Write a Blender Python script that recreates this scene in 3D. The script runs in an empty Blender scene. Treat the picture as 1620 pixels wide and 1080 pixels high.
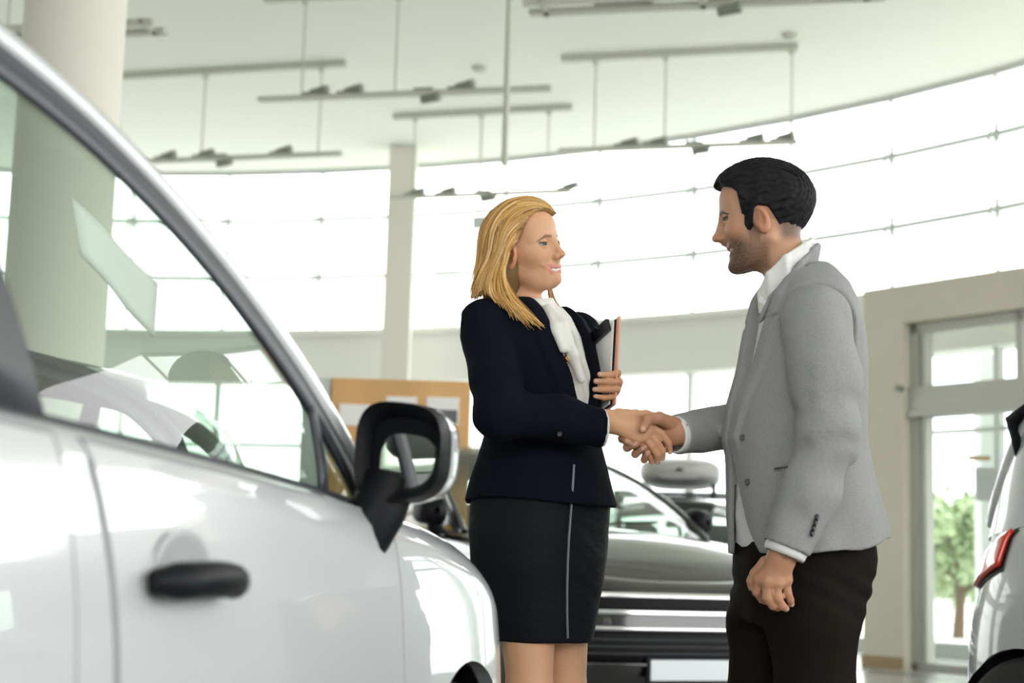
import bpy, bmesh, math, random
import numpy as np
from mathutils import Vector, Matrix

random.seed(7)
rng = np.random.default_rng(7)
SC = bpy.context.scene
COL = SC.collection

# ------------------------------------------------------------------ camera
FPX = 2600.0                       # focal length in pixels of the 1620 px wide frame
CAM_H = 0.80
PITCH = math.atan(365.0 / 2600.0)
ROLL = 0.03
c_f = np.array([0.0, math.cos(PITCH), math.sin(PITCH)])
r0_ = np.array([1.0, 0.0, 0.0]); u0_ = np.array([0.0, -math.sin(PITCH), math.cos(PITCH)])
c_r = math.cos(ROLL) * r0_ + math.sin(ROLL) * u0_
c_u = math.cos(ROLL) * u0_ - math.sin(ROLL) * r0_
cam_data = bpy.data.cameras.new('camera')
cam = bpy.data.objects.new('camera', cam_data); COL.objects.link(cam)
cam_data.sensor_width = 36.0
cam_data.lens = FPX / 1620.0 * 36.0
m3 = Matrix(((c_r[0], c_u[0], -c_f[0]), (c_r[1], c_u[1], -c_f[1]), (c_r[2], c_u[2], -c_f[2])))
cam.matrix_world = Matrix.Translation((0, 0, CAM_H)) @ m3.to_4x4()
cam_data.clip_start = 0.02; cam_data.clip_end = 400
cam_data.dof.use_dof = True
cam_data.dof.focus_distance = 3.95
cam_data.dof.aperture_fstop = 3.4
SC.camera = cam

# ------------------------------------------------------------------ world and exposure
wd = bpy.data.worlds.new('overcast_sky'); SC.world = wd; wd.use_nodes = True
nt = wd.node_tree; nt.nodes.clear()
o_ = nt.nodes.new('ShaderNodeOutputWorld'); b_ = nt.nodes.new('ShaderNodeBackground')
tc_ = nt.nodes.new('ShaderNodeTexCoord'); sx_ = nt.nodes.new('ShaderNodeSeparateXYZ'); cr_ = nt.nodes.new('ShaderNodeValToRGB')
nt.links.new(tc_.outputs['Generated'], sx_.inputs[0]); nt.links.new(sx_.outputs['Z'], cr_.inputs['Fac'])
cr_.color_ramp.elements[0].position = 0.0; cr_.color_ramp.elements[0].color = (0.62, 0.64, 0.62, 1)
cr_.color_ramp.elements[1].position = 0.25; cr_.color_ramp.elements[1].color = (1.0, 1.0, 1.0, 1)
nt.links.new(cr_.outputs['Color'], b_.inputs['Color']); b_.inputs['Strength'].default_value = 5.0
nt.links.new(b_.outputs[0], o_.inputs[0])
SC.view_settings.view_transform = 'Standard'
try: SC.view_settings.look = 'None'
except Exception: pass
SC.view_settings.gamma = 1.0
SC.view_settings.use_curve_mapping = False
SC.view_settings.exposure = 0.12
SC.cycles.transparent_max_bounces = 40
SC.cycles.max_bounces = 10
SC.cycles.diffuse_bounces = 6
SC.cycles.sample_clamp_indirect = 8.0

# ------------------------------------------------------------------ small helpers
def P(px, py, Y):
    """the world point on the plane y = Y that the photograph shows at pixel (px, py)"""
    d = FPX * c_f + (px - 810.0) * c_r + (540.0 - py) * c_u
    return np.array([0, 0, CAM_H]) + d * (Y / d[1])

def PZ(px, py, z):
    d = FPX * c_f + (px - 810.0) * c_r + (540.0 - py) * c_u
    return np.array([0, 0, CAM_H]) + d * ((z - CAM_H) / d[2])

def link(o):
    COL.objects.link(o); return o

def tag(o, label=None, cat=None, group=None, kind=None):
    if label: o['label'] = label
    if cat: o['category'] = cat
    if group: o['group'] = group
    if kind: o['kind'] = kind
    return o

def thing(name, label, cat, loc=(0, 0, 0), rotz=0.0, group=None):
    o = bpy.data.objects.new(name, None); link(o)
    o.location = loc; o.rotation_euler = (0, 0, rotz)
    return tag(o, label, cat, group)

def mesh_obj(name, V, F, mats, parent=None, smooth=True, colors=None, mi=None):
    """V float array (n,3); F list of tuples or an (m,4) int array"""
    me = bpy.data.meshes.new(name)
    V = np.asarray(V, dtype=np.float32)
    if isinstance(F, np.ndarray):
        n = len(F); k = F.shape[1]
        me.vertices.add(len(V)); me.vertices.foreach_set('co', V.ravel())
        me.loops.add(n * k); me.loops.foreach_set('vertex_index', F.astype(np.int32).ravel())
        me.polygons.add(n); me.polygons.foreach_set('loop_start', np.arange(0, n * k, k, dtype=np.int32))
        me.polygons.foreach_set('loop_total', np.full(n, k, dtype=np.int32))
        me.update(calc_edges=True)
    else:
        me.from_pydata([tuple(map(float, v)) for v in V], [], [tuple(int(i) for i in f) for f in F])
    if smooth:
        me.polygons.foreach_set('use_smooth', [True] * len(me.polygons))
    for m in (mats if isinstance(mats, (list, tuple)) else [mats]):
        me.materials.append(m)
    if mi is not None:
        me.polygons.foreach_set('material_index', np.asarray(mi, dtype=np.int32))
    if colors is not None:
        a = me.color_attributes.new('Col', 'FLOAT_COLOR', 'POINT')
        c = np.ones((len(V), 4), dtype=np.float32); c[:, :3] = colors
        a.data.foreach_set('color', c.ravel())
    me.validate(); me.update()
    o = bpy.data.objects.new(name, me); link(o)
    if parent is not None: o.parent = parent
    return o

class MB:
    """collects simple shapes and links them as ONE mesh object"""
    def __init__(self): self.v = []; self.f = []; self.m = []
    def add(self, v, f, mi=0):
        b = len(self.v); self.v += [tuple(map(float, p)) for p in v]
        self.f += [tuple(i + b for i in q) for q in f]; self.m += [mi] * len(f); return self
    def box(self, lo, hi, M=None, mi=0):
        x0, y0, z0 = lo; x1, y1, z1 = hi
        v = [(x0,y0,z0),(x1,y0,z0),(x1,y1,z0),(x0,y1,z0),(x0,y0,z1),(x1,y0,z1),(x1,y1,z1),(x0,y1,z1)]
        if M is not None: v = [tuple(M @ Vector(p)) for p in v]
        return self.add(v, [(0,3,2,1),(4,5,6,7),(0,1,5,4),(1,2,6,5),(2,3,7,6),(3,0,4,7)], mi)
    def bar(self, a, b, w, h, up=(0, 0, 1), mi=0):
        a = Vector(a); b = Vector(b); d = (b - a).normalized(); up = Vector(up)
        if abs(d.dot(up)) > 0.98: up = Vector((0, 1, 0))
        s = d.cross(up).normalized(); u = s.cross(d).normalized()
        v = []
        for p in (a, b):
            for (i, j) in ((-1,-1),(1,-1),(1,1),(-1,1)): v.append(p + s * (i*w/2) + u * (j*h/2))
        return self.add(v, [(0,1,2,3),(7,6,5,4),(0,4,5,1),(1,5,6,2),(2,6,7,3),(3,7,4,0)], mi)
    def tube(self, pts, rad, n=10, mi=0, caps=True):
        pts = [Vector(p) for p in pts]; k = len(pts)
        rads = [rad] * k if isinstance(rad, (int, float)) else rad
        v = []; f = []; ref = None
        for i, p in enumerate(pts):
            d = (pts[min(i+1, k-1)] - pts[max(i-1, 0)]).normalized()
            if ref is None:
                ref = Vector((0,0,1)) if abs(d.z) < 0.9 else Vector((1,0,0))
            s = d.cross(ref).normalized(); u = s.cross(d).normalized(); ref = u
            for j in range(n):
                a = 2*math.pi*j/n
                v.append(p + s*(math.cos(a)*rads[i]) + u*(math.sin(a)*rads[i]))
        for i in range(k-1):
            for j in range(n):
                f.append((i*n+j, i*n+(j+1)%n, (i+1)*n+(j+1)%n, (i+1)*n+j))
        if caps:
            f.append(tuple(range(n))[::-1]); f.append(tuple((k-1)*n+j for j in range(n)))
        return self.add(v, f, mi)
    def lathe(self, prof, c=(0,0,0), axis='z', n=32, mi=0):
        v = []; f = []; k = len(prof)
        for (r, h) in prof:
            for j in range(n):
                a = 2*math.pi*j/n; x, y = r*math.cos(a), r*math.sin(a)
                q = {'z': (x, y, h), 'y': (x, h, y), 'x': (h, x, y)}[axis]
                v.append((q[0]+c[0], q[1]+c[1], q[2]+c[2]))
        for i in range(k-1):
            for j in range(n): f.append((i*n+j, i*n+(j+1)%n, (i+1)*n+(j+1)%n, (i+1)*n+j))
        f.append(tuple(range(n))[::-1]); f.append(tuple((k-1)*n+j for j in range(n)))
        return self.add(v, f, mi)
    def grid(self, pts, mi=0):
        r = len(pts); c = len(pts[0])
        return self.add([p for row in pts for p in row],
                        [(i*c+j, i*c+j+1, (i+1)*c+j+1, (i+1)*c+j) for i in range(r-1) for j in range(c-1)], mi)
    def build(self, name, mats, parent=None, smooth=False, bevel=0, solid=0, subsurf=0, recalc=True):
        o = mesh_obj(name, self.v, self.f, mats, parent, smooth, mi=self.m)
        if recalc and not solid:
            bm = bmesh.new(); bm.from_mesh(o.data); bmesh.ops.recalc_face_normals(bm, faces=bm.faces); bm.to_mesh(o.data); bm.free()
        if solid:
            md = o.modifiers.new('solid', 'SOLIDIFY'); md.thickness = solid; md.offset = 0
        if bevel:
            md = o.modifiers.new('bevel', 'BEVEL'); md.width = bevel; md.segments = 3; md.limit_method = 'ANGLE'
        if subsurf:
            md = o.modifiers.new('sub', 'SUBSURF'); md.levels = subsurf; md.render_levels = subsurf
        if smooth and (bevel or True):
            try: o.data.set_sharp_from_angle(angle=math.radians(45))
            except Exception: pass
        return o

# ------------------------------------------------------------------ materials
def mat(name, col, rough=0.5, metal=0.0, coat=0.0, spec=0.5, attr=False, bump=None, var=None, sss=0.0, emit=None, sheen=0.0, coat_rough=0.03):
    m = bpy.data.materials.new(name); m.use_nodes = True
    n = m.node_tree.nodes; l = m.node_tree.links; p = n['Principled BSDF']
    p.inputs['Base Color'].default_value = (*col, 1); p.inputs['Roughness'].default_value = rough
    p.inputs['Metallic'].default_value = metal; p.inputs['Coat Weight'].default_value = coat
    p.inputs['Coat Roughness'].default_value = coat_rough; p.inputs['Specular IOR Level'].default_value = spec
    p.inputs['Sheen Weight'].default_value = sheen
    if sss:
        p.inputs['Subsurface Weight'].default_value = sss
        p.inputs['Subsurface Radius'].default_value = (0.9, 0.35, 0.2); p.inputs['Subsurface Scale'].default_value = 0.006
    src = None
    if attr:
        a = n.new('ShaderNodeAttribute'); a.attribute_name = 'Col'; src = a.outputs['Color']
        l.new(src, p.inputs['Base Color'])
    if var:                                   # var = (scale, amount, stretch xyz) : mottled colour
        t = n.new('ShaderNodeTexCoord'); mp = n.new('ShaderNodeMapping'); no = n.new('ShaderNodeTexNoise')
        mp.inputs['Scale'].default_value = var[2] if len(var) > 2 else (1, 1, 1)
        no.inputs['Scale'].default_value = var[0]; no.inputs['Detail'].default_value = 6
        l.new(t.outputs['Object'], mp.inputs[0]); l.new(mp.outputs[0], no.inputs['Vector'])
        mr = n.new('ShaderNodeMapRange'); mr.inputs['To Min'].default_value = 1 - var[1]; mr.inputs['To Max'].default_value = 1 + var[1]
        mr.inputs['From Min'].default_value = 0.3; mr.inputs['From Max'].default_value = 0.7
        l.new(no.outputs[0], mr.inputs['Value'])
        mx = n.new('ShaderNodeMix'); mx.data_type = 'RGBA'; mx.blend_type = 'MULTIPLY'; mx.inputs['Factor'].default_value = 1
        if src: l.new(src, mx.inputs[6])
        else: mx.inputs[6].default_value = (*col, 1)
        l.new(mr.outputs[0], mx.inputs[7]); l.new(mx.outputs[2], p.inputs['Base Color'])
    if bump:                                  # bump = (scale, strength[, stretch])
        t = n.new('ShaderNodeTexCoord'); mp = n.new('ShaderNodeMapping'); no = n.new('ShaderNodeTexNoise')
        mp.inputs['Scale'].default_value = bump[2] if len(bump) > 2 else (1, 1, 1)
        no.inputs['Scale'].default_value = bump[0]; no.inputs['Detail'].default_value = 5
        l.new(t.outputs['Object'], mp.inputs[0]); l.new(mp.outputs[0], no.inputs['Vector'])
        bp = n.new('ShaderNodeBump'); bp.inputs['Strength'].default_value = bump[1]; bp.inputs['Distance'].default_value = 0.01
        l.new(no.outputs[0], bp.inputs['Height']); l.new(bp.outputs[0], p.inputs['Normal'])
    if emit:
        p.inputs['Emission Color'].default_value = (*emit[0], 1); p.inputs['Emission Strength'].default_value = emit[1]
    return m

def glass(name, tint=(1, 1, 1), rough=0.0, ior=1.45):
    m = bpy.data.materials.new(name); m.use_nodes = True
    n = m.node_tree.nodes; l = m.node_tree.links; n.clear()
    o = n.new('ShaderNodeOutputMaterial'); mx = n.new('ShaderNodeMixShader'); tr = n.new('ShaderNodeBsdfTransparent'); g = n.new('ShaderNodeBsdfGlossy')
    f = n.new('ShaderNodeFresnel'); ge = n.new('ShaderNodeNewGeometry'); mv = n.new('ShaderNodeMapRange')
    mv.inputs['To Min'].default_value = ior; mv.inputs['To Max'].default_value = 1.0 / ior     # a thin pane reflects the same from both sides
    l.new(ge.outputs['Backfacing'], mv.inputs['Value']); l.new(mv.outputs[0], f.inputs['IOR'])
    tr.inputs['Color'].default_value = (*tint, 1); g.inputs['Roughness'].default_value = rough
    l.new(f.outputs[0], mx.inputs[0]); l.new(tr.outputs[0], mx.inputs[1]); l.new(g.outputs[0], mx.inputs[2]); l.new(mx.outputs[0], o.inputs[0])
    return m

M = {}
M['plaster'] = mat('white_plaster', (0.80, 0.80, 0.76), 0.9)
M['ceiling'] = mat('ceiling_paint', (0.78, 0.80, 0.74), 0.95)
M['beige'] = mat('beige_paint', (0.62, 0.58, 0.48), 0.85, var=(1.5, 0.03))
M['column'] = mat('column_paint', (0.72, 0.69, 0.61), 0.75)
M['floor'] = mat('polished_floor', (0.30, 0.30, 0.29), 0.18, spec=0.5, var=(3, 0.06))
M['frame'] = mat('aluminium_frame', (0.56, 0.59, 0.57), 0.5)
M['door_frame'] = mat('door_frame_metal', (0.46, 0.46, 0.42), 0.45, metal=0.2)
M['track'] = mat('track_metal', (0.52, 0.53, 0.46), 0.6)
M['spot'] = mat('spot_housing', (0.24, 0.25, 0.22), 0.5)
M['pane'] = glass('clear_pane', (0.97, 0.99, 0.98), ior=1.25)
M['skirt'] = mat('baseboard_tan', (0.34, 0.24, 0.13), 0.6)
M['wood'] = mat('light_oak', (0.62, 0.36, 0.14), 0.5, var=(2.5, 0.16, (1, 1, 0.12)))
M['paper'] = mat('white_paper', (0.82, 0.82, 0.80), 0.7)
M['photo_print'] = mat('dark_print', (0.12, 0.12, 0.12), 0.5)
M['tarmac'] = mat('pale_paving', (0.55, 0.55, 0.52), 0.9)
M['leaf'] = mat('hazed_leaf', (0.30, 0.38, 0.21), 0.7)  # paled beyond real leaves: haze and glass glare put into the colour
M['leaf_b'] = mat('hazed_leaf_pale', (0.38, 0.45, 0.29), 0.7)  # haze and glare put into this green too
M['bark'] = mat('bark', (0.12, 0.08, 0.05), 0.9)
# ------------------------------------------------------------------ implicit surfaces and their mesher
F32 = np.float32
def A3(*v): return np.array(v, dtype=F32)
def ln(p): return np.sqrt(np.einsum('ij,ij->i', p, p))
def sd_cone(p, a, b, r1, r2):
    a = np.asarray(a, F32); b = np.asarray(b, F32); ba = b - a; pa = p - a
    h = np.clip(pa @ ba / max(float(ba @ ba), 1e-12), 0, 1)
    return ln(pa - h[:, None] * ba) - (F32(r1) + F32(r2 - r1) * h)
def sd_ell(p, c, r, R=None):
    q = p - np.asarray(c, F32)
    if R is not None: q = q @ np.asarray(R, F32)
    r = np.asarray(r, F32); k0 = ln(q / r); k1 = ln(q / (r * r))
    return k0 * (k0 - 1) / np.maximum(k1, 1e-6)
def sd_box(p, c, h, R=None, rd=0.0):
    q = p - np.asarray(c, F32)
    if R is not None: q = q @ np.asarray(R, F32)
    q = np.abs(q) - (np.asarray(h, F32) - F32(rd))
    return ln(np.maximum(q, 0)) + np.minimum(q.max(1), 0) - F32(rd)
def smin(a, b, k):
    h = np.clip(0.5 + 0.5 * (b - a) / k, 0, 1)
    return b * (1 - h) + a * h - k * h * (1 - h)
def smax(a, b, k): return -smin(-a, -b, k)
def chain(p, pts, rads, k=0.01):
    d = None
    for i in range(len(pts) - 1):
        e = sd_cone(p, pts[i], pts[i+1], rads[i], rads[i+1])
        d = e if d is None else smin(d, e, k)
    return d
def sstep(a, b, x):
    t = np.clip((x - a) / (b - a), 0, 1); return t * t * (3 - 2 * t)
def vnoise(p, s, seed=0):
    """cheap smooth noise in about -1..1"""
    q = p * F32(s); o = seed * 1.37
    return (np.sin(q[:,0]*1.0 + 1.7*np.sin(q[:,1]*0.9+o) + o) + np.sin(q[:,1]*1.1 + 1.3*np.sin(q[:,2]*1.2+2*o) + 2.1) + np.sin(q[:,2]*0.95 + 1.5*np.sin(q[:,0]*1.05+3*o) + 4.2)) / 3.0

def mesh_sdf(f, lo, hi, h, slack=1.7, it=None):
    B = 8
    lo = np.asarray(lo, float); hi = np.asarray(hi, float)
    nb = np.maximum(1, np.ceil((hi - lo) / (h * B)).astype(int)); n = nb * B
    bi = np.stack(np.meshgrid(*[np.arange(k) for k in nb], indexing='ij'), -1).reshape(-1, 3)
    cen = (lo + (bi + 0.5 - 0.5 / B) * (B * h)).astype(F32)
    dc = np.concatenate([f(cen[i:i+200000]) for i in range(0, len(cen), 200000)])
    V = np.where(dc < 0, F32(-1), F32(1)).reshape(*nb)
    V = np.repeat(np.repeat(np.repeat(V, B, 0), B, 1), B, 2)
    act = np.nonzero(np.abs(dc) < B * h * 0.87 * slack)[0]
    off = np.stack(np.meshgrid(*[np.arange(B)] * 3, indexing='ij'), -1).reshape(-1, 3)
    for s in range(0, len(act), 300):
        b = bi[act[s:s+300]]
        ix = (b[:, None, :] * B + off[None]).reshape(-1, 3)
        d = f((lo + ix * h).astype(F32))
        V[ix[:, 0], ix[:, 1], ix[:, 2]] = d
    v, q = surface_nets(V, lo, h)
    return smooth_mesh(v, q, (3 if h > .0028 else 1) if it is None else it), q

def surface_nets(V, lo, h):
    s = V < 0
    nx, ny, nz = (k - 1 for k in V.shape)
    cnt = np.zeros((nx, ny, nz), np.int8)
    for i in (0, 1):
        for j in (0, 1):
            for k in (0, 1): cnt += s[i:i+nx, j:j+ny, k:k+nz]
    cell = np.argwhere((cnt > 0) & (cnt < 8))
    idx = np.full((nx, ny, nz), -1, np.int32); idx[cell[:, 0], cell[:, 1], cell[:, 2]] = np.arange(len(cell))
    acc = np.zeros((len(cell), 3)); num = np.zeros(len(cell))
    corners = [(0,0,0),(1,0,0),(0,1,0),(1,1,0),(0,0,1),(1,0,1),(0,1,1),(1,1,1)]
    cv = {c: V[cell[:,0]+c[0], cell[:,1]+c[1], cell[:,2]+c[2]] for c in corners}
    for a in corners:
        for ax in range(3):
            if a[ax]: continue
            b = list(a); b[ax] = 1; b = tuple(b)
            va, vb = cv[a], cv[b]; m = (va < 0) != (vb < 0)
            t = np.where(m, va / np.where(m, va - vb, 1), 0)
            p = np.zeros((len(cell), 3)); p[:] = a; p[:, ax] = t
            acc += p * m[:, None]; num += m
    verts = lo + (cell + acc / num[:, None]) * h
    faces = []
    for ax in range(3):
        o1, o2 = [(1, 2), (2, 0), (0, 1)][ax]
        sl0 = [slice(None)] * 3; sl1 = [slice(None)] * 3
        sl0[ax] = slice(0, -1); sl1[ax] = slice(1, None)
        m = s[tuple(sl0)] != s[tuple(sl1)]
        e = np.argwhere(m)
        lim = np.array([nx, ny, nz])
        ok = (e[:, o1] > 0) & (e[:, o2] > 0) & (e[:, o1] < lim[o1]) & (e[:, o2] < lim[o2]); e = e[ok]
        q = []
        for (d1, d2) in ((1, 1), (0, 1), (0, 0), (1, 0)):
            c = e.copy(); c[:, o1] -= d1; c[:, o2] -= d2; q.append(idx[c[:, 0], c[:, 1], c[:, 2]])
        q = np.stack(q, 1)
        flip = ~s[e[:, 0], e[:, 1], e[:, 2]]
        q[flip] = q[flip][:, ::-1]
        faces.append(q)
    F = np.concatenate(faces); F = F[(F >= 0).all(1)]
    return verts, F

def smooth_mesh(V, F, it):
    E = np.concatenate([F[:, [0, 1]], F[:, [1, 2]], F[:, [2, 3]], F[:, [3, 0]]]); E = np.concatenate([E, E[:, ::-1]])
    n = len(V); deg = np.maximum(np.bincount(E[:, 0], minlength=n), 1)
    for _ in range(it):
        A = np.stack([np.bincount(E[:, 0], weights=V[E[:, 1], i], minlength=n) for i in range(3)], 1) / deg[:, None]
        V = V * .45 + A * .55
    return V

def join_meshes(parts):
    Vs, Fs, b = [], [], 0
    for v, f in parts:
        Vs.append(v); Fs.append(f + b); b += len(v)
    return np.concatenate(Vs), np.concatenate(Fs)
def frame(fwd, pitch=0.0, roll=0.0):
    """columns: forward, left, up (world), for a thing that faces fwd (x, y)"""
    f = np.array([fwd[0], fwd[1], 0.0]); f /= np.linalg.norm(f)
    u = np.array([0, 0, 1.0]); l = np.cross(u, f)
    f2 = f * math.cos(pitch) + u * math.sin(pitch); u2 = np.cross(f2, l)
    l3 = l * math.cos(roll) + u2 * math.sin(roll); u3 = np.cross(f2, l3)
    return np.stack([f2, l3, u3], 1)
# ------------------------------------------------------------------ the hall
CX, CY, RR = -7.06, 9.2, 15.5
CEIL = 6.7
def arc(phi, r=RR): return np.array([CX + r*math.cos(math.radians(phi)), CY + r*math.sin(math.radians(phi))])
def struct(o): o['kind'] = 'structure'; return o
PH0, DPH, NB = 19.5, 5.5, 22                     # bays run from the right end of the curve round to the left

ring = [arc(PH0 + DPH * NB * i / 66, RR + 0.1) for i in range(67)]
outline = [(12.0, -9.0), (12.0, ring[0][1])] + [tuple(p) for p in ring] + [(-22.0, ring[-1][1]), (-22.0, -9.0)]
def slab(name, pts, z0, z1, m):
    n = len(pts); mb = MB()
    mb.add([(x, y, z0) for x, y in pts] + [(x, y, z1) for x, y in pts],
           [tuple(range(n))[::-1], tuple(range(n, 2*n))] + [(i, (i+1) % n, n+(i+1) % n, n+i) for i in range(n)])
    return struct(mb.build(name, m))
slab('floor', outline, -0.12, 0.0, M['floor'])
slab('ceiling', outline, CEIL, CEIL + 0.3, M['ceiling'])
mb = MB(); mb.box((-90, -40, -0.3), (90, 160, -0.14)); struct(mb.build('ground', M['tarmac']))

# dark floor joint strips that show by the entrance
def curved_band(z0, z1, r0, r1, m, name, ph0=PH0, ph1=PH0 + DPH*NB, n=88):
    V = []; F = []
    for i in range(n + 1):
        ph = ph0 + (ph1 - ph0) * i / n
        for (r, z) in ((r0, z0), (r1, z0), (r1, z1), (r0, z1)):
            x, y = arc(ph, r); V.append((x, y, z))
    for i in range(n):
        for j in range(4): F.append((i*4+j, (i+1)*4+j, (i+1)*4+(j+1) % 4, i*4+(j+1) % 4))
    F.append((3, 2, 1, 0)); F.append(tuple(n*4+j for j in range(4)))
    b = MB(); b.add(V, F); return struct(b.build(name, m))
curved_band(3.57, 4.17, RR - 0.12, RR + 0.25, M['plaster'], 'wall_back')
curved_band(4.17, 4.25, RR - 0.22, RR + 0.28, M['plaster'], 'trim_1')
curved_band(3.47, 3.60, RR - 0.20, RR + 0.28, M['plaster'], 'trim_2')
curved_band(0.0, 0.16, RR - 0.10, RR + 0.10, M['frame'], 'baseboard_back')

for b in range(NB):
    a0, a1 = PH0 + DPH*b, PH0 + DPH*(b+1)
    fr = MB(); pn = MB()
    def seg(z, w, h, r=RR):
        p, q = arc(a0, r), arc(a1, r); fr.bar((p[0], p[1], z), (q[0], q[1], z), w, h)
    for z in (5.06, 5.94): seg(z, 0.075, 0.06); seg(z - 0.10, 0.02, 0.02, RR - 0.10)
    seg(CEIL - 0.03, 0.06, 0.06); seg(2.55, 0.05, 0.05)
    p = arc(a0); q = arc(a0, RR - 0.16); d_ = (p - q) / np.linalg.norm(p - q)
    fr.bar((p[0], p[1], 4.17), (p[0], p[1], CEIL), 0.030, 0.06, up=(d_[0], d_[1], 0))
    fr.bar((p[0], p[1], 0.16), (p[0], p[1], 3.57), 0.06, 0.12, up=(d_[0], d_[1], 0))
    for z in (5.06, 5.94):                     # the cross-shaped point fittings
        t = np.array([-d_[1], d_[0]])
        for (k, dz) in ((0.10, 0.10), (-0.10, 0.10)):
            e = p + t * k - d_ * 0.05; e2 = p - t * k - d_ * 0.05
            fr.bar((e[0], e[1], z + dz), (e2[0], e2[1], z - dz), 0.022, 0.022)
        fr.bar((p[0]-d_[0]*.12, p[1]-d_[1]*.12, z), (p[0], p[1], z), 0.04, 0.04)
    o = struct(fr.build('window_%d' % (b + 1), M['frame']))
    p2 = arc(a1)
    for (z0, z1) in ((0.16, 3.57), (4.17, CEIL)):
        pn.bar((p[0], p[1], (z0+z1)/2), (p2[0], p2[1], (z0+z1)/2), 0.012, z1 - z0)
    pn.build('pane', M['pane'], o)

# unseen walls behind the camera and far left, added to cut front light
def wall_box(name, lo, hi, m='plaster'):
    mb = MB(); mb.box(lo, hi); return struct(mb.build(name, M[m]))
wall_box('wall_left_added', (-22.2, -9.0, 0), (-21.9, ring[-1][1], CEIL), 'plaster')
mb = MB(); mb.box((-22, -9.2, 0), (12, -8.95, 2.4)); mb.box((-22, -9.2, 6.3), (12, -8.95, CEIL))
for k in range(8): mb.box((-22 + k*4.8, -9.2, 2.4), (-20.6 + k*4.8, -8.95, 6.3))  # openings shaped to let some front light onto the people
struct(mb.build('wall_front_added', M['plaster']))

# the large round column beside the white car, the square one by the back windows, a pale one outside
def put_col(name, px, Y, r, z1, square=False, m='column', z0=0.0):
    c = P(px, 300, Y); mb = MB()
    if square: mb.box((c[0]-r, Y-r, z0), (c[0]+r, Y+r, z1)); o = mb.build(name, M[m], bevel=0.02)
    else:
        mb.lathe([(r, z0), (r, z1)], (c[0], Y, 0), n=64); o = mb.build(name, M[m], smooth=True)
    return struct(o)
put_col('column_left', 100, 9.0, 0.283, CEIL)
put_col('column_back', 637, 22.7, 0.195, CEIL, True)
put_col('column_outside', 712, 29.0, 0.20, 6.3, True, 'plaster', -0.14)

# ------------------------------------------------------------------ the entrance portal
A0 = np.array([3.51, 16.25]); U = np.array([0.60, -0.80]); Nn = np.array([0.80, 0.60])   # along the wall; into the portal
def portal_pt(s, n, z): q = A0 + U*s + Nn*n; return Vector((q[0], q[1], z))
PM = Matrix(((U[0], Nn[0], 0, A0[0]), (U[1], Nn[1], 0, A0[1]), (0, 0, 1, 0), (0, 0, 0, 1)))
mb = MB(); S1, S2 = 0.50, 4.6
mb.box((0, 0, 0), (S1, 0.35, 3.7), PM); mb.box((S1, 0, 3.32), (S2, 0.35, 3.7), PM); mb.box((S2, 0, 0), (S2 + 0.6, 0.35, 3.7), PM)
mb.box((0, 0.35, 3.55), (S2 + 0.6, 3.2, 3.7), PM); mb.box((0, 0.35, 0), (0.12, 0.9, 3.55), PM)
struct(mb.build('wall_right', M['beige']))
mb = MB(); mb.box((-0.015, -0.02, 0), (S1, 0.0, 0.11), PM); struct(mb.build('baseboard_right', M['skirt']))
mb = MB()
for (a, b) in ((S1, S1 + 0.10), (S1 + 0.14, S1 + 0.19), (1.72, 1.80), (3.0, 3.08), (S2 - 0.1, S2)): mb.box((a, 0.10, 0), (b, 0.22, 3.32), PM)
mb.box((S1, 0.06, 2.46), (S2, 0.24, 2.70), PM); mb.box((S1, 0.10, 3.22), (S2, 0.22, 3.32), PM); mb.box((S1, 0.10, 0), (S2, 0.22, 0.07), PM)
mb.box((S1, 0.03, 2.40), (S2, 0.26, 2.46), PM)
dr = struct(mb.build('door_1', M['door_frame'], bevel=0.006))
mb = MB(); mb.box((S1 + 0.1, 0.155, 0.07), (S2 - 0.1, 0.167, 2.46), PM); mb.box((S1 + 0.1, 0.155, 2.70), (S2 - 0.1, 0.167, 3.22), PM)
mb.build('pane', M['pane'], dr)
mb = MB(); mb.lathe([(0.001, -0.03), (0.035, -0.03), (0.035, 0.03), (0.001, 0.03)], (0, 0, 0), 'y', 20)
sen = mb.build('door_sensor', M['spot'], smooth=True); sen.location = portal_pt(S1 - 0.02, -0.03, 2.68); sen.rotation_euler = (0, 0, math.atan2(U[1], U[0]))
tag(sen, 'small round dark sensor at the left end of the entrance door header', 'sensor')
# outer leaf of the draught lobby
mb = MB()
for (a, b) in ((0.45, 0.50), (0.98, 1.02), (2.3, 2.36), (3.6, 3.66)): mb.box((a, 2.4, 0), (b, 2.46, 3.55), PM)
mb.box((0.3, 2.4, 2.22), (4.6, 2.46, 2.28), PM); mb.box((0.3, 2.4, 0), (4.6, 2.46, 0.1), PM); mb.box((0.3, 2.4, 2.75), (4.6, 2.46, 2.95), PM)
dr2 = struct(mb.build('door_2', M['frame']))
mb = MB(); mb.box((0.3, 2.42, 0.1), (4.6, 2.432, 2.75), PM); mb.box((0.3, 2.42, 2.95), (4.6, 2.432, 3.55), PM); mb.build('pane', M['pane'], dr2)
# canopy outside with its post
mb = MB(); mb.box((-0.5, 2.9, 3.75), (6, 7.5, 3.95), PM)
for k in range(5): mb.box((-0.5, 3.2 + k*0.95, 3.62), (6, 3.3 + k*0.95, 3.75), PM)
struct(mb.build('roof_canopy', M['door_frame']))
c = P(1562, 700, 20.5); mb = MB(); mb.box((c[0]-.13, 20.37, -.14), (c[0]+.13, 20.63, 3.7)); struct(mb.build('column_canopy', M['frame']))
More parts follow.
